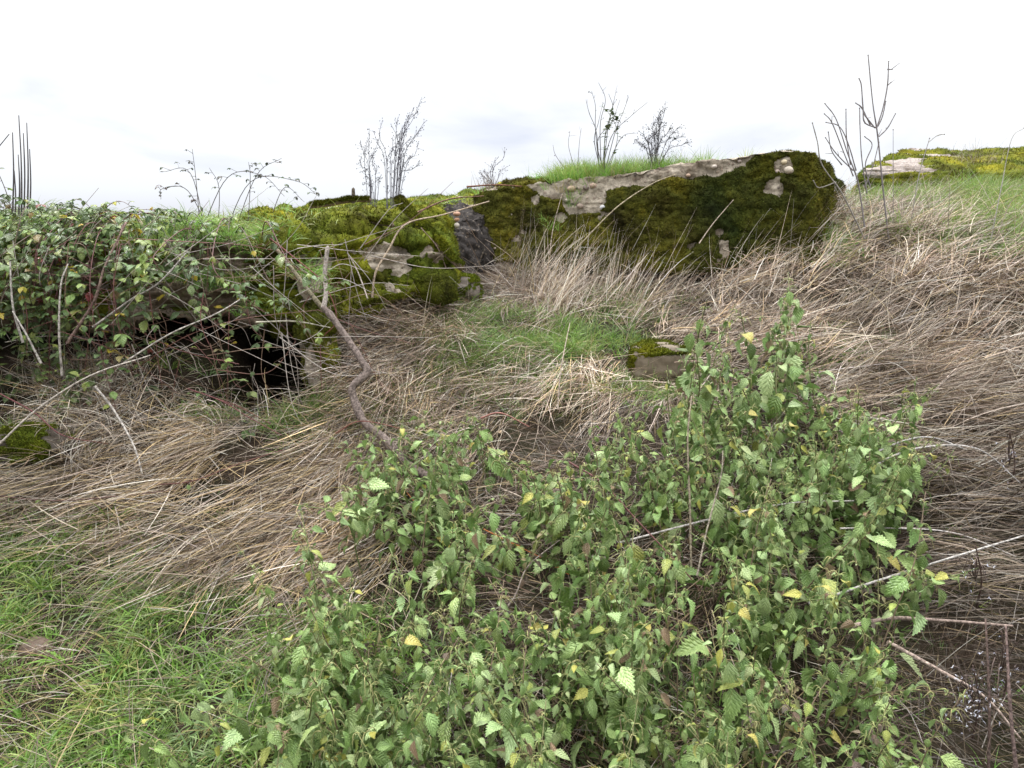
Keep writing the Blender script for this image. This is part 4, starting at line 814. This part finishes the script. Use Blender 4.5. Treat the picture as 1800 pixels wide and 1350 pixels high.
for nm_, lb, pts_, r, c in [
    ('stick', 'pale peeled stick arching up over the mossy block', [(653, 525, 3.9), (664, 480, 3.92), (680, 440, 4.0), (715, 395, 4.1), (780, 378, 4.3), (860, 352, 4.6)], .007, (.34, .27, .20)),
    ('stick', 'thin brown stick running up right to the large block', [(735, 372, 4.5), (790, 350, 4.6), (850, 345, 4.7)], .006, (.17, .10, .07)),
    ('stick', 'level rusty stick lying between the skyline slab and the large block', [(820, 329, 5.0), (870, 326, 5.0), (915, 328, 5.0)], .007, (.18, .09, .06)),
    ('stick', 'grey stick leaning on the mossy block left of the arch', [(650, 540, 3.75), (630, 480, 3.85), (598, 423, 3.95)], .005, (.38, .33, .28)),
    ('stick', 'pair of thin stalks leaning at the right end of the mossy block', [(795, 500, 4.2), (770, 440, 4.15), (742, 400, 4.1)], .004, (.30, .22, .18)),
    ('dry_stick', 'dark dead stem leaning steeply over the brambles at left', [(120, 600, 3.2), (165, 530, 3.2), (185, 470, 3.22), (220, 390, 3.3)], .008, (.20, .14, .12)),
    ('dry_stick', 'pale knobbly stem standing at the far left edge', [(40, 600, 3.1), (22, 540, 3.12), (22, 460, 3.15)], .006, (.33, .305, .28)),
    ('dry_stick', 'pale stem curving down behind the far left leaves', [(75, 640, 3.05), (45, 590, 3.06), (22, 545, 3.1)], .006, (.33, .305, .28)),
    ('dry_stick', 'white vertical stem between bramble leaves and bleached stalks', [(108, 660, 3.05), (105, 580, 3.06), (110, 500, 3.1), (116, 465, 3.14)], .0055, (.36, .33, .30)),
    ('dry_stick', 'long pale stem slanting up right across the shelter edge', [(165, 575, 3.2), (230, 530, 3.2), (280, 495, 3.22), (330, 440, 3.3)], .0055, (.33, .305, .28)),
    ('dry_stick', 'pale stem rising right over the middle of the hollow', [(215, 635, 3.1), (300, 585, 3.14), (380, 555, 3.2), (430, 520, 3.3)], .0045, (.40, .37, .34)),
    ('dry_stick', 'pale stem bending level into the pillar moss', [(450, 567, 3.3), (520, 565, 3.32), (580, 578, 3.34)], .0045, (.40, .38, .30)),
    ('dry_stick', 'white curved stem falling through the bleached stalks', [(165, 680, 3.0), (200, 720, 2.97), (235, 785, 2.9), (252, 832, 2.85)], .006, (.38, .35, .32)),
    ('dry_stick', 'long pale stem rising from the left turf to the hollow', [(-10, 785, 2.85), (70, 720, 2.9), (160, 665, 2.95), (260, 625, 3.05)], .005, (.40, .36, .32)),
    ('dry_stick', 'grey stem arching right above the lower straw at far right', [(1480, 835, 2.62), (1530, 800, 2.66), (1590, 775, 2.7), (1640, 768, 2.7), (1700, 790, 2.68)], .0048, (.36, .34, .325)),
    ('dry_stick', 'second grey stem arching under the first at far right', [(1490, 850, 2.6), (1560, 800, 2.64), (1640, 785, 2.66), (1720, 790, 2.66), (1790, 850, 2.6)], .0045, (.36, .34, .325)),
    ('dry_stick', 'long grey stem crossing the right nettles to the frame edge', [(1420, 1060, 2.15), (1560, 1015, 2.18), (1680, 980, 2.2), (1830, 938, 2.22)], .0052, (.38, .36, .34)),
    ('dry_stick', 'grey stem crossing the middle right nettles', [(1090, 955, 2.4), (1240, 915, 2.42), (1380, 890, 2.44), (1500, 880, 2.46)], .0042, (.46, .43, .41)),
    ('dry_stick', 'thin grey stem arching level right of the nettles', [(1480, 930, 2.4), (1580, 930, 2.42), (1680, 940, 2.4), (1790, 975, 2.36)], .0035, (.46, .43, .41)),
    ('dry_stick', 'upright brown stem standing through the middle nettles', [(1216, 1000, 2.3), (1212, 880, 2.36), (1213, 770, 2.42), (1216, 700, 2.5)], .0042, (.26, .22, .16)),
    ('dry_stick', 'upright grey stem right of the brown one', [(1225, 1010, 2.2), (1240, 930, 2.25), (1262, 840, 2.3), (1268, 790, 2.34)], .0036, (.30, .26, .21)),
    ('dry_stick', 'thin pale stalk standing on the green slope above the nettles', [(980, 720, 3.1), (984, 650, 3.15), (1002, 568, 3.25)], .0038, (.44, .36, .30)),
    ('dry_stick', 'long dry stalk arching over the dark moss face', [(1010, 440, 4.6), (1080, 370, 4.55), (1140, 325, 4.55), (1190, 306, 4.55)], .0042, (.40, .34, .24)),
    ('dry_stick', 'tall dry stalk leaning right before the moss face', [(1228, 430, 4.5), (1255, 390, 4.48), (1288, 350, 4.46)], .0035, (.46, .38, .32)),
    ('dry_stick', 'tall straight stalk before the left end of the moss face', [(965, 450, 4.5), (975, 400, 4.5), (986, 338, 4.5)], .0035, (.46, .38, .32)),
    ('dry_stick', 'thick woody stem reaching left from the right edge low down', [(1500, 1100, 2.0), (1570, 1085, 2.02), (1660, 1092, 2.05), (1780, 1100, 2.05)], .0068, (.26, .20, .17)),
    ('dry_stick', 'thick bleached stalk sloping down at lower right', [(1560, 1130, 1.95), (1650, 1180, 1.92), (1730, 1220, 1.9), (1790, 1300, 1.85)], .0062, (.42, .33, .28)),
    ('dry_stick', 'dark upright stem at the lower right corner', [(1735, 1350, 1.75), (1735, 1230, 1.8), (1732, 1090, 1.9)], .0048, (.10, .07, .06)),
    ('dry_stick', 'second dark upright stem nearer the lower right corner', [(1785, 1350, 1.7), (1778, 1240, 1.75), (1768, 1100, 1.85)], .006, (.14, .10, .09)),
    ('dry_stick', 'pale stalk slanting through the lower right leaves', [(1290, 1210, 1.85), (1275, 1150, 1.9), (1252, 1070, 1.95)], .003, (.45, .38, .24)),
    ('dry_stick', 'yellow green nettle stalk lying across the bottom', [(860, 1240, 1.75), (895, 1300, 1.7), (925, 1370, 1.65)], .0035, (.27, .29, .10)),
    ('dry_stick', 'pale bent straw standing in the bottom nettles', [(790, 1290, 1.8), (788, 1230, 1.82), (792, 1185, 1.85)], .0025, (.5, .46, .42)),
    ('dry_stick', 'diagonal grey stem in the dark gap of nettles', [(880, 860, 2.6), (930, 890, 2.55), (985, 1000, 2.5)], .004, (.34, .28, .23)),
    ('dry_stick', 'crossing grey stem leaning left in the dark gap of nettles', [(850, 1110, 2.2), (900, 1050, 2.25), (930, 1000, 2.3), (985, 950, 2.4)], .0035, (.30, .25, .22))]:
    stick(nm_, lb, 'stick', pts_, r * .9, r * .5, c, 7, .06, GS)
def stub(px, py, h_, r, col, lb):
    q = up(px, py, 4.05); z = topz(q.x, q.y); mb = MB(); b = Vector((q.x, q.y, z - .02)); tube(mb, [b, b + Vector((.004, 0, h_ * .5)), b + Vector((-.002, .0, h_))], r, r * .75, col, 8, .25, 4); tag(mb.build('stump', M_bark), lb, 'stump')
stub(310, 400, .12, .012, (.22, .19, .17), 'short grey dead stump standing in the grass on the left roof slab')
# mossy logs
def mosslog(name, label, pts_, r0, r1, mcol, fuzz, cat='log'):
    q = [up(a, b, Y) for a, b, Y in pts_]; root = empty(name, q[0], label, cat); mb = MB(); P = tube(mb, q, r0, r1, (.16, .12, .09), 12, .06, 8); mb.build('wood', M_bark, root, offset=q[0])
    v = np.concatenate(mb.v)[:len(P) * 12]; f = np.concatenate(mb.f4); n = vnormals(v, f); c_ = np.repeat(np.array([tuple(x) for x in P]), 12, 0); out = v - c_; out /= np.linalg.norm(out, axis=1, keepdims=True)
    mk = np.clip(.3 + .9 * out[:, 2] + .8 * fbm(v * 12, 3, 5), 0, 1); moss_part(v, f, out, mk, .012, mcol, root, q[0], fuzz, 30, 3, .012)
mosslog('mossy_log', 'mossy root slanting down into the gully right of the mossy block', [(700, 352, 4.5), (730, 385, 4.35), (765, 420, 4.2), (795, 455, 4.15), (812, 470, 4.15)], .026, .022, (.10, .115, .012), 6000)
mosslog('mossy_log', 'mossy branch lying level on the left skyline', [(545, 362, 4.55), (580, 358, 4.55), (615, 352, 4.55), (650, 352, 4.55)], .017, .014, (.11, .115, .012), 4000)
mosslog('mossy_log', 'dark log lying across the front of the mossy block top', [(600, 378, 4.1), (640, 386, 4.08), (690, 396, 4.05)], .016, .013, (.10, .11, .012), 3000)
mosslog('mossy_log', 'mossy branch resting at the foot of the mossy block', [(625, 545, 3.75), (670, 530, 3.8), (720, 520, 3.9)], .012, .010, (.10, .115, .012), 3000)
stick('stump', 'dark peg sticking up from the level mossy branch', 'stump', [(621, 356, 4.55), (621, 334, 4.55)], .011, .010, (.12, .10, .08), 8, .15)

# ------------------------------------------------------------------ skyline weeds
def weed(name, label, px, py, Y, stems, twig, col, leafcol=None, leafn=0, lsz=.02, cat='weed', r=.0022, name_leaf='foliage'):
    b = up(px, py, Y); z = drop(b.x, b.y); b.z = (z if z else b.z) - .01; root = empty(name, b, label, cat); st, lf = MB(), MB(); tw = st
    for pts_ in stems:
        q = [up(x, y, Y + random.uniform(-.06, .06)) for x, y in pts_]; q[0] = Vector(b) + Vector((random.gauss(0, .012), random.gauss(0, .012), 0)); P = tube(st, q, r, r * .4, col, 5, k=6)
        n = len(P)
        for i in range(int(twig * n)):
            j = random.randint(n // 5, n - 2); d = (P[j + 1] - P[j]).normalized(); a = (d + Vector(rng.normal(0, .45, 3))).normalized(); ln = random.uniform(.012, .05)
            tube(tw, [P[j], P[j] + a * ln], r * .4, r * .22, col, 4, k=1)
            if random.random() < .8: v, f = ico(1); mbv = v * np.array([.0028, .0028, .004]) + np.array(P[j] + a * ln); tw.add(mbv, f, tuple(x * .8 for x in col))
        for i in range(leafn):
            j = random.randint(n // 4, n - 1); az = random.uniform(0, 2 * PI); put_leaf(lf, BL, P[j], az, random.uniform(-.3, .9), lsz * random.uniform(.6, 1.2), tuple(x * random.uniform(.8, 1.2) for x in leafcol), .3, .4, 0, 0., 0)
    st.build('stem', M_stem, root, offset=b)
    if lf.n: lf.build(name_leaf, M_bram, root, offset=b)
def fan(bx, by, tips): return [[(bx, by), ((bx * .6 + tx * .4) + random.gauss(0, 5), by * .55 + ty * .45), ((bx * .3 + tx * .7) + random.gauss(0, 5) , by * .22 + ty * .78), (tx, ty)] for tx, ty in tips]
GW = (.12, .115, .14)
weed('seedy_weed', 'tall wispy dead weed full of seed buds standing on the mossy slab', 683, 345, 5.0, fan(683, 345, [(742, 170), (735, 195), (748, 212), (720, 200), (700, 205), (672, 212), (690, 240), (735, 250), (742, 285), (710, 260), (715, 230), (655, 228), (728, 188), (716, 215), (688, 220), (725, 240), (705, 240), (738, 228), (722, 275), (698, 265)]), 1.4, GW, r=.0023)
weed('seedy_weed', 'shorter wispy weed leaning left beside the tallest seedy one', 655, 348, 4.95, fan(655, 348, [(632, 250), (650, 225), (633, 300), (665, 250), (640, 320), (662, 290), (645, 250), (655, 270), (636, 275), (668, 310)]), 1.4, GW, r=.002)
weed('seedy_weed', 'low seedy weed on the slab just left of the large block', 868, 325, 5.3, fan(868, 325, [(886, 265), (872, 280), (858, 290), (850, 300), (889, 295), (842, 305)]), .8, (.11, .10, .12))
weed('shrub', 'small leafy shrub with bare forked tips on top of the large block', 1060, 285, 5.05, fan(1060, 285, [(1052, 145), (1040, 160), (1030, 175), (1085, 150), (1070, 165), (1105, 170)]) + [[(1060, 285), (1075, 240), (1108, 205), (1138, 180)], [(1060, 285), (1045, 250), (1052, 215), (1060, 180)], [(1025, 290), (1050, 250), (1075, 215), (1090, 175)], [(1060, 285), (1090, 245), (1115, 233)]], .25, (.13, .12, .12), (.05, .085, .03), 0, .03, 'shrub', .003)
weed('leafy_shoot', 'green leaved shoot inside the forked shrub on the block', 1068, 285, 5.0, fan(1068, 285, [(1058, 185), (1075, 190), (1090, 200)]), .1, (.12, .15, .07), (.065, .10, .03), 24, .036, 'shrub', .0022)
weed('seedy_weed', 'dark spiky seed head weed right of the forked shrub', 1150, 275, 5.05, fan(1150, 275, [(1170, 178), (1162, 200), (1150, 215), (1130, 235), (1180, 225), (1195, 222), (1118, 245), (1140, 225), (1200, 240), (1166, 190), (1158, 210), (1172, 215), (1145, 240), (1185, 240), (1210, 250), (1125, 255), (1155, 230)]), 1.5, (.09, .085, .10), (.07, .08, .05), 4, .016, r=.0024)
weed('twig_sapling', 'low bare twig at the left end of the block top', 1012, 290, 5.1, [[(1012, 290), (1000, 260), (1002, 230)], [(1012, 290), (1018, 255), (1022, 225)], [(985, 292), (978, 275), (972, 255)]], .2, (.13, .10, .10), cat='sapling')
# bare saplings right of the block
def sapling(label, px, py, Y, stems, r, col=(.20, .18, .18)):
    r *= 1.0; b = up(px, py, Y); b.z = (drop(b.x, b.y) or b.z) - .02; root = empty('bare_sapling', b, label, 'sapling', 'bare saplings right of the large block'); st, tw = MB(), MB()
    for k, pts_ in enumerate(stems):
        q = [up(x, y, Y + .02 * k) for x, y in pts_]; tw = MB() if k else st; P = tube(tw, q, r * (1 if k == 0 else .75), r * .55, col, 6, .12, 6, 7)
        for m in range(5, len(P) - 1, 7):
            if random.random() < .9: a = ((P[m + 1] - P[m]).normalized() + Vector(rng.normal(0, .6, 3))).normalized(); tube(tw, [P[m], P[m] + a * random.uniform(.012, .055)], r * .45, r * .25, col, 5, k=1)
        v, f = ico(1); tw.add(v * .0045 + np.array(P[-1]), f, tuple(x * .8 for x in col))
        if k: tw.build('twig', M_stem, root, offset=b)
    st.build('stem', M_stem, root, offset=b)
sapling('tallest bare sapling with a straight central rod right of the block', 1560, 420, 4.7, [[(1562, 420), (1552, 330), (1543, 240), (1534, 180), (1526, 97)], [(1541, 225), (1552, 190), (1560, 150), (1562, 108)], [(1541, 225), (1520, 215), (1517, 190), (1514, 150), (1510, 138)], [(1545, 240), (1560, 225), (1574, 200)], [(1538, 225), (1522, 205), (1518, 198)], [(1543, 222), (1551, 205), (1557, 178)], [(1530, 220), (1515, 190), (1504, 181)], [(1560, 150), (1566, 145)], [(1560, 122), (1568, 122)]], .0055)
sapling('forked bare sapling left of the tallest one', 1505, 400, 4.65, [[(1520, 400), (1508, 320), (1490, 270), (1470, 210), (1450, 182)], [(1500, 310), (1480, 260), (1462, 215), (1449, 200)], [(1495, 290), (1488, 240), (1487, 192)], [(1524, 340), (1515, 280), (1512, 230), (1511, 190)], [(1500, 300), (1470, 270), (1451, 242)], [(1505, 300), (1490, 250), (1475, 222), (1452, 215)], [(1520, 330), (1535, 290), (1545, 250)], [(1530, 330), (1521, 290), (1533, 255), (1520, 240)], [(1480, 290), (1462, 265), (1456, 232)]], .0048)
sapling('long leaning bare rod in front of the block corner', 1485, 440, 4.4, [[(1520, 420), (1480, 340), (1445, 290), (1437, 250), (1428, 216)], [(1470, 320), (1440, 330), (1430, 318)]], .0042, (.24, .22, .19))
sapling('thin rod leaning right before the far slab', 1605, 400, 4.8, [[(1600, 400), (1615, 310), (1634, 243)], [(1632, 250), (1648, 238), (1660, 236)]], .0036, (.30, .28, .25))
sapling('thin rod behind the tallest sapling with a hooked tip', 1570, 400, 4.9, [[(1570, 400), (1570, 300), (1570, 228)]], .0025)
sapling('arched thin rod at the far right skyline', 1740, 430, 4.5, [[(1740, 430), (1760, 330), (1778, 245), (1800, 225)]], .003, (.35, .33, .30))
for i in range(70):
    px = random.choice([random.gauss(1500, 40), random.uniform(1460, 1800)]); Y = random.uniform(4.6, 5.6); b = up(px, 400, Y); b.z = H1(b.x, Y) - .01
    a = random.uniform(0, 2 * PI); e = random.uniform(.5, 1.4); l = random.uniform(.15, .42); d = Vector((math.cos(a) * math.cos(e), math.sin(a) * math.cos(e) * .5, math.sin(e)))
    mb = MB(); tube(mb, [b, b + d * l * .5 + Vector(rng.normal(0, .012, 3)), b + d * l + Vector((0, 0, -.03))], .0022, .0008, random.choice([(.20, .15, .12), (.30, .26, .22), (.14, .10, .09)]), 5, .1, 5)
    tag(mb.build('dead_stalk', M_stem), 'thin dead stalk in the tangle around the bare saplings', 'stalk', 'dead stalks around the bare saplings')
# dark reed stalks on the left skyline
for k, (a, b, c_, d_, lb) in enumerate([(38, 380, 33, 203, 'tallest dark reed at the left skyline'), (48, 380, 47, 216, 'second tallest dark reed with slightly bent tip at the left skyline'), (22, 380, 22, 233, 'leftmost upright dark reed on the skyline'), (42, 380, 41, 234, 'middle dark reed standing in the cluster at left'), (52, 380, 52, 262, 'shorter dark reed at the right of the cluster'), (33, 380, 32, 272, 'short dark reed low in the cluster'), (26, 390, 25, 300, 'stubby dark reed at the foot of the cluster'), (-5, 255, 16, 237, 'thick dark tip poking in from the left frame edge')]):
    Yk = 3.75 + .02 * k; q = [up(a, b, Yk), up((a + c_) / 2 + 2, (b + d_) / 2, Yk), up(c_, d_, Yk)]
    if k == 7: q = [up(-120, 420, 3.6), up(-60, 330, 3.5), up(16, 236, 3.4)]
    mb = MB(); tube(mb, q, .0045, .002, (.09, .08, .085), 6, .1, 5); tag(mb.build('reed_stalk', M_stem), lb, 'reed', 'dark reed stalks on the left skyline')
# seed-fluff stems at the lower right
for (px, py, Y, h_, n, lb) in [(1710, 1230, 1.82, 60, 120, 'dead thistle stem bursting with white fluff at the lower right corner'), (1760, 1180, 1.85, 70, 50, 'dead thistle stem with grey fluff near the right frame edge'), (1715, 1010, 2.1, 50, 30, 'small fluffy dead head below the arching grey stems'), (1775, 800, 2.5, 40, 30, 'frosty looking dead seed head at the right edge')]:
    b = ground_hit(px, py + 60, 0.02) or up(px, py, Y); root = empty('fluffy_thistle', b, lb, 'thistle'); st, fl = MB(), MB(); t = up(px, py - h_, Y); tube(st, [b, (b + t) / 2 + Vector((.02, 0, 0)), t], .0035, .002, (.12, .08, .07), 6, k=5); cen = up(px, py, Y)
    for i in range(n):
        p = cen + Vector(rng.normal(0, 1, 3) * np.array([.035, .03, .045])); m = 4; P0 = np.repeat(np.array([tuple(p)]), m, 0)
        c = random.choice([(.60, .62, .72), (.42, .42, .50), (.75, .76, .82), (.10, .08, .08), (.07, .055, .05), (.2, .16, .15)])
        fl.add(*blades(P0, rng.uniform(0, 6.3, m), rng.uniform(-1, 1.4, m), rng.uniform(.004, .011, m), rng.uniform(.0015, .003, m), np.repeat(np.array([c]), m, 0), 2, 1., clamp=False))
    for i in range(6): a = cen + Vector(rng.normal(0, .05, 3)); tube(st, [(b + t) / 2, (a + t) / 2, a], .0016, .001, (.10, .07, .06), 4, k=3)
    st.build('stem', M_stem, root, offset=b); fl.build('seed_fluff', M_fluff, root, offset=b)['kind'] = 'stuff'
# dead leaves
GL = 'fallen leaves lying on the straw and turf'
for (px, py, c, lb) in [(392, 1022, (.42, .36, .22), 'pale tan fallen leaf on the tawny straw'), (182, 828, (.50, .38, .26), 'cream fallen leaf by the mossy hump'), (40, 898, (.45, .35, .25), 'buff fallen leaf at the left end of the turf'), (585, 830, (.50, .2, .06), 'orange fallen leaf on the straw left of the nettles'), (880, 765, (.5, .38, .25), 'curled tan leaf on the nettle tops'), (140, 622, (.55, .36, .05), 'yellow leaf caught in the bleached stalks'), (740, 855, (.5, .24, .05), 'orange leaf under the nettles at left'), (160, 660, (.50, .40, .05), 'second yellow leaf caught just below the other')]:
    q = ground_hit(px, py, .04); mb = MB()
    if q is None: continue
    put_leaf(mb, BL, (0, 0, 0), random.uniform(0, 6), .3, .045, c, .3, .6); o = mb.build('fallen_leaf', M_bram); o.location = q + Vector((0, 0, .04)); tag(o, lb, 'leaf', GL)
# broad grass blades in the bottom foreground
c0 = [ground_hit(740 + random.gauss(0, 30), 1330, .05) for _ in range(26)]; P0 = np.array([tuple(c) for c in c0 if c])
n = len(P0); mb = MB(); mb.add(*blades(P0, rng.uniform(0, 6.3, n), rng.uniform(.6, 1.3, n), rng.uniform(.2, .38, n), rng.uniform(.006, .011, n), greencol(n, (1, 1, 6, 0, 2, 0), 1.1), 7, rng.uniform(.5, 1.6, n), 0., .1, tip=.08))
o = mb.build('broad_grass', M_green, smooth=False); tag(o, 'clump of broad blue green grass blades at the bottom edge among nettles', 'grass')
print('OBJ', len(bpy.data.objects), 'tris ~', sum(len(m.polygons) for m in bpy.data.meshes))
